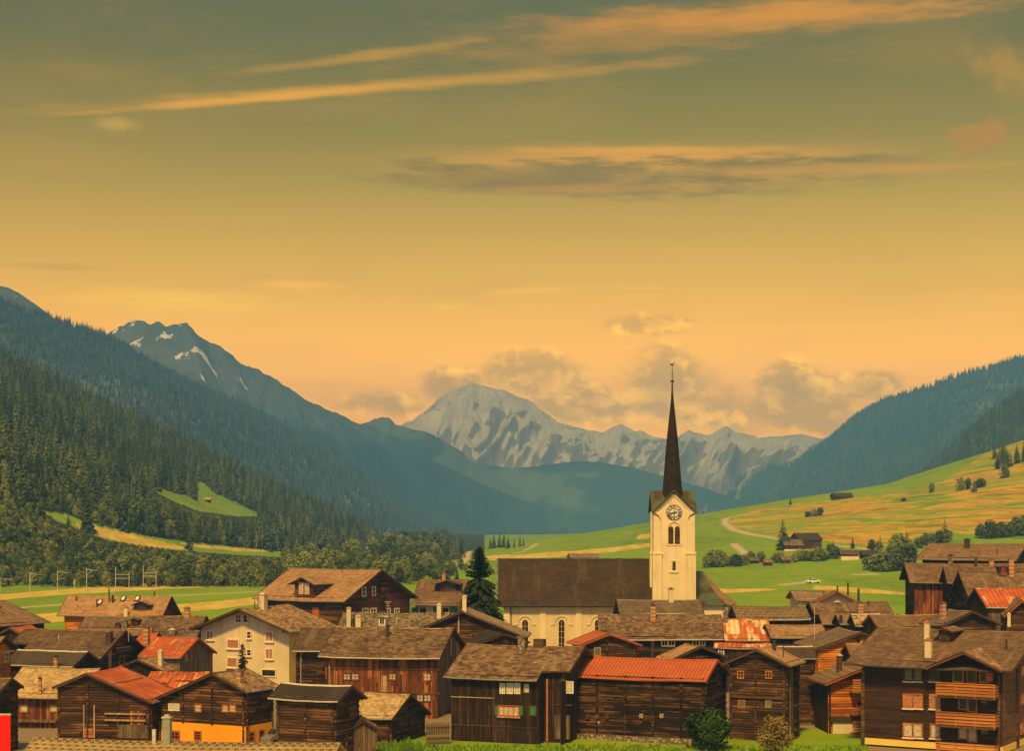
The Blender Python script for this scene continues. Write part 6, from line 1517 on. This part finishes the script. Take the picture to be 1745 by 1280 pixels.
# single trees and bushes near and far -----------------------------------------
def near_spruce(x, y, h, rad, label, branches=420, seed=5):
    e = empty('spruce_tree', (x, y, float(zt(x, y)) - .1)); tag(e, label, 'tree'); q = random.Random(seed)
    b = MB(); b.tube([(0, 0, 0), (0.05, 0, h * .5), (0, 0, h)], [h * .016, h * .010, .02], 7); b.build('trunk', BARK, e)
    b = MB()
    for k in range(branches):
        t = (k + q.random()) / branches; t = t ** .9; z = h * (.05 + .95 * t); L = rad * (1 - t) ** .8 * q.uniform(.55, 1.15) + .12; a = q.random() * 6.3
        d = Vector((math.cos(a), math.sin(a), 0)); s = Vector((-d.y, d.x, 0)); n = max(3, int(L / .35)); up = .10 if t > .75 else -.22
        for i in range(n):
            u0, u1 = i / n, (i + 1.25) / n; p0 = d * L * u0 + Vector((0, 0, z + L * up * u0 * u0 * 1.6)); p1 = d * L * u1 + Vector((0, 0, z + L * up * u1 * u1 * 1.6 - .05)); w = (.16 + .30 * L * u1 * (1.15 - u1)) * q.uniform(.7, 1.3)
            b.face([p0, p0 * .4 + p1 * .6 - s * w + Vector((0, 0, -.16 * q.random() - .05)), p1]); b.face([p0, p1, p0 * .4 + p1 * .6 + s * w + Vector((0, 0, -.16 * q.random() - .05))])
    b.build('crown', F_SPRUCE, e); return e
near_spruce((817 - HX) * 214 / FPX, 214, 16.6, 5.4, 'tall dark spruce standing at the left end of the church nave', 1250, 5)
near_spruce((413 - HX) * 190 / FPX, 190, 6.3 - .35, 1.25, 'small slim spruce in front of the white house', 150, 6)
near_spruce((1530 - HX) * 222 / FPX, 222, 5.2, 1.5, 'small dark conifer below the plank wall house', 120, 7)
def bush(px, py, D, w, h, label, m, n=2600, size=.14, seed=1, stems=False, name='bush', cat='bush'):
    p = at(px, py, D); e = empty(name, (p.x, D, float(zt(p.x, D)) - .05)); tag(e, label, cat); q = random.Random(seed)
    b = MB()
    for k in range(9 if stems else 5):
        a = q.random() * 6.3; r = w * (.42 if stems else .25) * q.random(); b.tube([(0, 0, 0), (math.cos(a) * r * .5, math.sin(a) * r * .5, h * .45), (math.cos(a) * r, math.sin(a) * r, h * (.9 if stems else .7))], [.05, .035, .012], 5)
    b.build('stem', BARK, e)
    b = MB(); lum = 16
    for k in range(lum):
        a = q.random() * 6.3; u = q.uniform(-.75, .9); rr = math.sqrt(max(0, 1 - u * u)); c = (math.cos(a) * rr * w * .30, math.sin(a) * rr * w * .30, h * (.52 + .34 * u)); s = w * q.uniform(.14, .24)
        leaves(b, q, c, (s, s, s * .9), n // lum, size)
    leaves(b, q, (0, 0, h * .5), (w * .36, w * .36, h * .42), n // 3, size)
    b.build('foliage', m, e); return e
bush(1208, 1258, 145.5, 4.3, 3.7, 'round dark green bush in front of the long log barn', F_BUSH, 4200, .15, 1)
bush(1322, 1270, 142, 3.6, 3.6, 'yellowish thin leaved shrub in front of the two window log house', F_YEL, 1500, .085, 2, True, 'shrub', 'shrub')
# hamlet and hillside bushes
BM = [mesh_of(broad_mb(6, 2.8 + .3 * i, 300 + i, 12, 60, .30), 'bush', [F_DEC, BARK]) for i in range(3)]
F_FAR = F_DEC
gr = 'trees and bushes around the hamlet'
spots = [(1205, 968, 7), (1213, 966, 9), (1222, 967, 10), (1231, 966, 8), (1242, 966, 6), (1253, 966, 7), (1262, 965, 6), (1270, 963, 6), (1280, 958, 6), (1297, 958, 6), (1322, 960, 6), (1331, 956, 5), (1354, 959, 5), (1362, 957, 7), (1373, 957, 6), (1384, 957, 6), (1397, 957, 8), (1402, 955, 7), (1408, 954, 5),
         (1418, 952, 8), (1426, 953, 7), (1486, 938, 6), (1498, 938, 5), (1480, 972, 8), (1492, 974, 10), (1503, 975, 12), (1512, 974, 11), (1522, 974, 13), (1532, 972, 14), (1542, 972, 14), (1525, 950, 11), (1534, 948, 12), (1545, 950, 9), (1555, 948, 7), (1565, 935, 6), (1578, 930, 7), (1590, 927, 6), (1600, 926, 7),
         (1615, 922, 6), (1672, 918, 8), (1690, 918, 10), (1705, 917, 9), (1720, 916, 8), (1735, 914, 11), (1748, 912, 11), (1340, 938, 8)]
for i, (px, py, h) in enumerate(spots):
    p = hit(px, py); o = bpy.data.objects.new('broadleaf_tree', BM[i % 3]); COL.objects.link(o); o.location = p; s = h * p.y / 700 / 6 * .74
    o.scale = (s * 1.15, s * 1.15, s); o.rotation_euler = (0, 0, pr.random() * 6.3); tag(o, 'dark rounded tree among the hamlet houses on the right meadow', 'tree', gr)
for px, py, h in ((1334, 938, 13), (1500, 945, 8), (1610, 925, 10), (1453, 935, 5), (1545, 925, 5), (1420, 945, 6)):
    p = hit(px, py); o = bpy.data.objects.new('spruce_tree', CON[px % 4]); COL.objects.link(o); o.location = p; s = h * p.y / 700 / 12
    o.scale = (s * 1.2, s * 1.2, s); tag(o, 'small pointed spruce beside the hamlet houses on the right', 'tree', 'spruces around the hamlet')
for px, py, w, h in ((1378, 881, 12, 3), (1388, 880, 10, 4), (1398, 879, 12, 4.5), (1588, 840, 9, 5.5), (1637, 836, 14, 7), (1650, 834, 12, 6), (1662, 833, 10, 4.5), (1672, 831, 16, 5), (1660, 839, 10, 2.5), (1712, 815, 14, 8), (1540, 855, 8, 2)):
    p = hit(px, py); o = bpy.data.objects.new('bush', BM[px % 3]); COL.objects.link(o); o.location = p; k = p.y / 900
    o.scale = (w / 6 * k * .45, w / 6 * k * .45, h / 6 * k); tag(o, 'lone dark bush on the dry striped hillside', 'bush', 'bushes on the dry hillside')
# conifers at the right edge above the meadow
for i in range(26):
    px, py = 1695 + pr.random() * 60, 800 - pr.random() * 22; p = hit(px, py); o = bpy.data.objects.new('spruce_tree', CON[i % 4]); COL.objects.link(o); o.location = p; s = pr.uniform(7, 11) * p.y / 1000 / 12
    o.scale = (s, s, s); tag(o, 'spruce in the small dark grove at the right edge of the hillside', 'tree', 'grove at the right edge of the hillside')
# weeds along the front
def weeds():
    q = random.Random(4); b = MB()
    for _ in range(5200):
        px = q.choice((q.uniform(610, 720), q.uniform(690, 1180), q.uniform(1180, 1480), q.uniform(610, 1100))); py = q.uniform(1264, 1300) if px > 700 else q.uniform(1256, 1300)
        D = 56000 / (py - HY) * .985; p = at(px, py, D); z = float(zt(p.x, D)); hgt = q.uniform(.12, .38) * (1.6 if px < 720 else 1.0); a = q.random() * 6.3; s = q.uniform(.05, .12)
        c = Vector((p.x, D, z)); d = Vector((math.cos(a), math.sin(a), 0)) * s; t = c + Vector((q.uniform(-.12, .12), q.uniform(-.12, .12), hgt)); m = c * .45 + t * .55
        b.face([c - d * .3, m - d, t, m + d])
    o = b.build('weeds', F_HEDGE); o['kind'] = 'stuff'; o['label'] = 'bright green weeds growing along the foot of the barns'
weeds()

# ------------------------------------------------------------------ small things
def simple_house(px, py, wpx, hpx, rpx, wall, roof, label, base=None, ang=0.0, depth=7.0, name='house', cat='house'):
    """far house: front wall width and eave height in pixels, roof height in pixels"""
    p = hit(px, py); k = p.y / FPX; L = wpx * k; he = hpx * k; rh = rpx * k; D2 = depth / 2
    fit = (p.x, p.y + D2, math.degrees(ang), L, D2, D2, p.z + he + rh, math.degrees(math.atan2(rh, D2)))
    return House(fit, name, label, cat, wall, roof, og=.4, oe=.4, zb=p.z - .3, base=base, thick=.2, gutter=None, sag=0.0, ends=False)
PW = ('plaster', W_BROWN); PD = ('plaster', W_DARK); PC = ('plaster', P_CREAM)
simple_house(1377, 936, 44, 16, 11, PW, S_SLATE, 'biggest hamlet chalet with a dark roof', None, .25, 10)
simple_house(1353, 939, 34, 9, 10, PW, S_BROWN, 'brown hamlet barn on a white base just left of the biggest chalet', (P_WHITE, .8, .1), 0, 9, 'barn', 'barn')
simple_house(1449, 955, 33, 10, 7, PW, S_BROWN, 'hamlet house with brown upper floor and white base', (P_WHITE, 1.6, .1))
simple_house(1484, 953, 30, 8, 6, PD, S_SLATE, 'hamlet barn with a bluish grey roof, furthest right of the hamlet row', None, 0, 7, 'barn', 'barn')
simple_house(1285, 961, 20, 5, 5, PD, S_BROWN, 'low brown hamlet shed at the left end of the tree row', None, 0, 5, 'shed', 'shed')
simple_house(1310, 965, 17, 6, 5, PW, S_BROWN, 'small brown hamlet shed between two trees', None, 0, 5, 'shed', 'shed')
simple_house(1341, 961, 18, 6, 6, ('plaster', W_RED), S_BROWN, 'small reddish hamlet shed below the white based barn', None, 0, 5, 'shed', 'shed')
simple_house(1543, 927, 20, 4, 4, PD, S_BROWN, 'far dark cabin at the foot of the dry hillside', None, 0, 6, 'cabin', 'cabin')
simple_house(1437, 851, 34, 5, 6, PD, S_SLATE, 'dark barn on the skyline of the right hill', None, .1, 9, 'barn', 'barn')
simple_house(994, 956, 50, 5, 7, PD, S_TAN, 'tan roofed field barn just above the nave ridge', None, .1, 10, 'barn', 'barn')
for i, (px, py, t) in enumerate(((269, 838, 'leftmost of the four meadow cabins on the forest slope'), (330, 852, 'second meadow cabin from the left on the forest slope'), (353, 856, 'meadow cabin with a pale roof on the forest slope'), (371, 841, 'highest meadow cabin under the trees of the forest slope'))):
    simple_house(px, py, 12, 4, 4, PD, S_SLATE if i != 2 else S_PALE, t, None, .1, 5, 'cabin', 'cabin')

# railway masts
def mast(px, yb, yt, arm=1, portal=None):
    D = min(565, CAMH * FPX / (yb - HY)); k = D / FPX; p = at(px, yb, D); h = (yb - yt) * k; z = float(zt(p.x, D))
    e = empty('railway_mast', (p.x, D, z)); h = p.z + h - z
    b = MB(); b.tube([(0, 0, -.3), (0, 0, h)], .11, 6); b.build('pole', C_METAL, e)
    if portal:
        w = (portal - px) * k; b = MB(); b.tube([(w, 0, -.3), (w, 0, h * .78)], .11, 6); b.build('pole', C_METAL, e)
        b = MB()
        for f in (.52, .68): b.beam((0, 0, h * f), (w, 0, h * f), .14)
        b.build('cross_beam', C_METAL, e)
    else:
        b = MB(); b.beam((0, 0, h * .96), (3.1, 0, h * .90), .1); b.beam((0, 0, h * .68), (1.7, 0, h * .92), .08); b.beam((0, 0, h * .62), (2.0, 0, h * .68), .08); b.build('arm', C_METAL, e)
    return e
for px, yb, yt, po, lb in ((0, 1014, 985, None, 'pale railway mast cut off at the left edge'), (51, 1014, 976, None, 'railway mast first from the left with a full arm'), (98, 1012, 973, None, 'railway mast second from the left'), (147.5, 1008, 969, None, 'railway mast left of the two portals'),
                           (197, 1008, 966, 220, 'left railway portal mast with two uprights'), (244, 1002, 965, 266, 'right railway portal mast with two uprights'), (287, 1000, 977, None, 'railway mast just right of the portals'), (327, 997, 975, None, 'second railway mast right of the portals'),
                           (364, 996, 974, None, 'third railway mast right of the portals'), (402, 995, 972, None, 'fourth railway mast right of the portals'), (434, 994, 971.5, None, 'second last railway mast before the dark chalet'), (464, 993, 970.5, None, 'last railway mast before the dark chalet roof')):
    tag(mast(px, yb, yt, 1, po), lb, 'railway mast', 'railway masts')
def sign_post():
    D = 470; p = at(127, 1010, D); e = empty('railway_signal', (p.x, D, float(zt(p.x, D)))); tag(e, 'thin signal post with a pointed white top between two masts', 'signal')
    b = MB(); b.tube([(0, 0, -.2), (0, 0, 3.2)], .08, 6); b.build('pole', C_METAL, e)
    b = MB(); b.box((-.35, -.05, 2.0), (.35, .05, 3.2)); b.face([(-.35, -.051, 3.2), (.35, -.051, 3.2), (0, -.051, 4.0)]); b.build('signal_board', C_ZINC, e)
sign_post()
# pylons
def pylon(px, yb, yt, label, arms=3, lat=True, D=None):
    D = D or hit(px, yb).y; k = D / FPX; x = (px - HX) * k; zg = float(zt(x, D)); p = Vector((x, D, zg)); h = CAMH + (HY - yt) * k - zg; e = empty('pylon', p); tag(e, label, 'pylon', 'power pylons on the left slope'); b = MB(); w0, w1 = h * .075, h * .012
    if lat:
        n = 8
        for sx, sy in ((-1, -1), (1, -1), (1, 1), (-1, 1)): b.beam((sx * w0, sy * w0, -1), (sx * w1, sy * w1, h), .22)
        for i in range(n):
            t0, t1 = i / n, (i + 1) / n; a, c = w0 + (w1 - w0) * t0, w0 + (w1 - w0) * t1
            for sy in (-1, 1): b.beam((-a, sy * a, h * t0), (c, sy * c, h * t1), .13); b.beam((a, sy * a, h * t0), (-c, sy * c, h * t1), .13)
    else: b.tube([(0, 0, -1), (0, 0, h)], .14, 6)
    b.build('tower', C_DARKMETAL if lat else C_ZINC, e); b = MB()
    for i in range(arms): z = h * (.70 + .12 * i); w = h * (.19 - .03 * i) if lat else h * .1; b.beam((-w, 0, z), (w, 0, z), .2, .3)
    b.build('cross_arm', C_DARKMETAL if lat else C_ZINC, e)
pylon(300.5, 712, 664, 'dark pylon standing tallest against the blue ridge', D=1420); pylon(165, 772, 722, 'pylon with wide arms lowest on the forest slope', D=1050); pylon(236, 726, 682, 'pylon between the two others on the forest slope', D=1250)
pylon(444, 874, 826, 'slim pale pole above the upper meadow', 1, False); pylon(417, 872, 838, 'shorter pale pole left of the slim one', 1, False)
pylon(437, 936, 905, 'left of two paired poles at the end of the lower meadow', 1, False); pylon(447, 936, 905, 'right of two paired poles at the end of the lower meadow', 1, False)
# cars
def car(px, py, D, rot, paint, label):
    p = at(px, py, D); e = empty('car', (p.x, D, float(zt(p.x, D))), rot); tag(e, label, 'car')
    prof = [(-2.05, .35), (-2.1, .75), (-1.75, .92), (-1.0, 1.0), (-.45, 1.42), (.75, 1.46), (1.45, 1.05), (2.0, .95), (2.1, .6), (2.05, .35)]
    b = MB(); w = .86
    for (x0, z0), (x1, z1) in zip(prof, prof[1:] + prof[:1]): b.face([(x0, -w, z0), (x0, w, z0), (x1, w, z1), (x1, -w, z1)])
    b.face([(x, -w, z) for x, z in prof]); b.face([(x, w, z) for x, z in prof][::-1]); b.build('body', paint, e)
    b = MB()
    for s in (-1, 1): b.face([(-.92, s * (w + .01), 1.0), (1.25, s * (w + .01), 1.02), (.72, s * (w + .01), 1.38), (-.42, s * (w + .01), 1.35)][::s])
    b.build('side_window', C_GLASS, e); b = MB(); b.face([(-.98, -.74, 1.03), (-.98, .74, 1.03), (-.50, .68, 1.40), (-.50, -.68, 1.40)]); ob = b.build('windscreen', C_GLASS, e); ob.location = (-.02, 0, .02)
    for x in (-1.3, 1.3):
        for s in (-1, 1):
            b = MB(); b.tube([(x, s * .68, .32), (x, s * .9, .32)], .32, 14); b.build('wheel', C_BLACK, e)
C_CAR = flat('white_car_paint', (0.75, 0.75, 0.72), 0.03, 0.3, 0.5); C_CARG = flat('silver_car_paint', (0.28, 0.28, 0.26), 0.05, 0.3, 0.5, 0.4)
car(1385, 1001, 510, .3, C_CAR, 'small white car parked on the field track in the right meadow')
car(466, 1262, 149, 1.2, C_CARG, 'silver car parked between the orange based house and the black roofed granary')
# red panel at the lower left
def red_panel():
    D = 62.0; p = at(6, 1217, D); z = float(zt(p.x, D)); zt_ = p.z; e = empty('signboard', (p.x, D, z)); tag(e, 'plain bright red board with a pale top edge at the bottom left', 'signboard')
    w = (18 - 6) * D / FPX; b = MB(); b.box((-1.2, -.04, 2.0), (w, .04, zt_ - z - .06)); b.build('panel', C_RED, e)
    b = MB(); b.box((-1.2, -.05, zt_ - z - .059), (w + .01, .05, zt_ - z)); b.build('top_rail', C_METAL, e)
    for x in (-1.0, w - .12): b = MB(); b.box((x - .04, .042, -.3), (x + .04, .12, zt_ - z - .1)); b.build('post', C_ZINC, e)
red_panel()
# fences and yard things
def fence(pts, h, label):
    D = [at(*p) for p in pts]; a, c = D[0], D[-1]; e = empty('plank_fence', (a.x, a.y, float(zt(a.x, a.y)))); tag(e, label, 'fence'); b = MB(); d = Vector((c.x - a.x, c.y - a.y, 0)); n = int(d.length / .2)
    for i in range(n):
        q = d * (i / n); b.beam((q.x, q.y, -.1), (q.x, q.y, h * rnd.uniform(.94, 1.04)), .17, .03, up=tuple(d.cross(Vector((0, 0, 1))).normalized()))
    b.build('boards', B_GREY, e); b = MB(); b.beam((0, -.05, h * .3), (d.x, d.y - .05, h * .3), .05, .1); b.beam((0, -.05, h * .8), (d.x, d.y - .05, h * .8), .05, .1); b.build('rail', W_TRIM, e)
fence([(728, 1250, 148.5), (768, 1252, 149)], 1.9, 'weathered plank fence between the shed and the green shuttered house')
def shack():
    D = 138; p = at(614, 1262, D); fit = (p.x, D + 1.2, 100, 2.4, 1.3, 1.3, 3.5, 32)
    House(fit, 'shed', 'tiny ruined plank shack between the granary and the weathered shed', 'shed', BRG, S_OLD, og=.25, oe=.2, zb=-.2, gutter=None)
shack()

make_haze(HAZE_DENS, HAZE_COL)
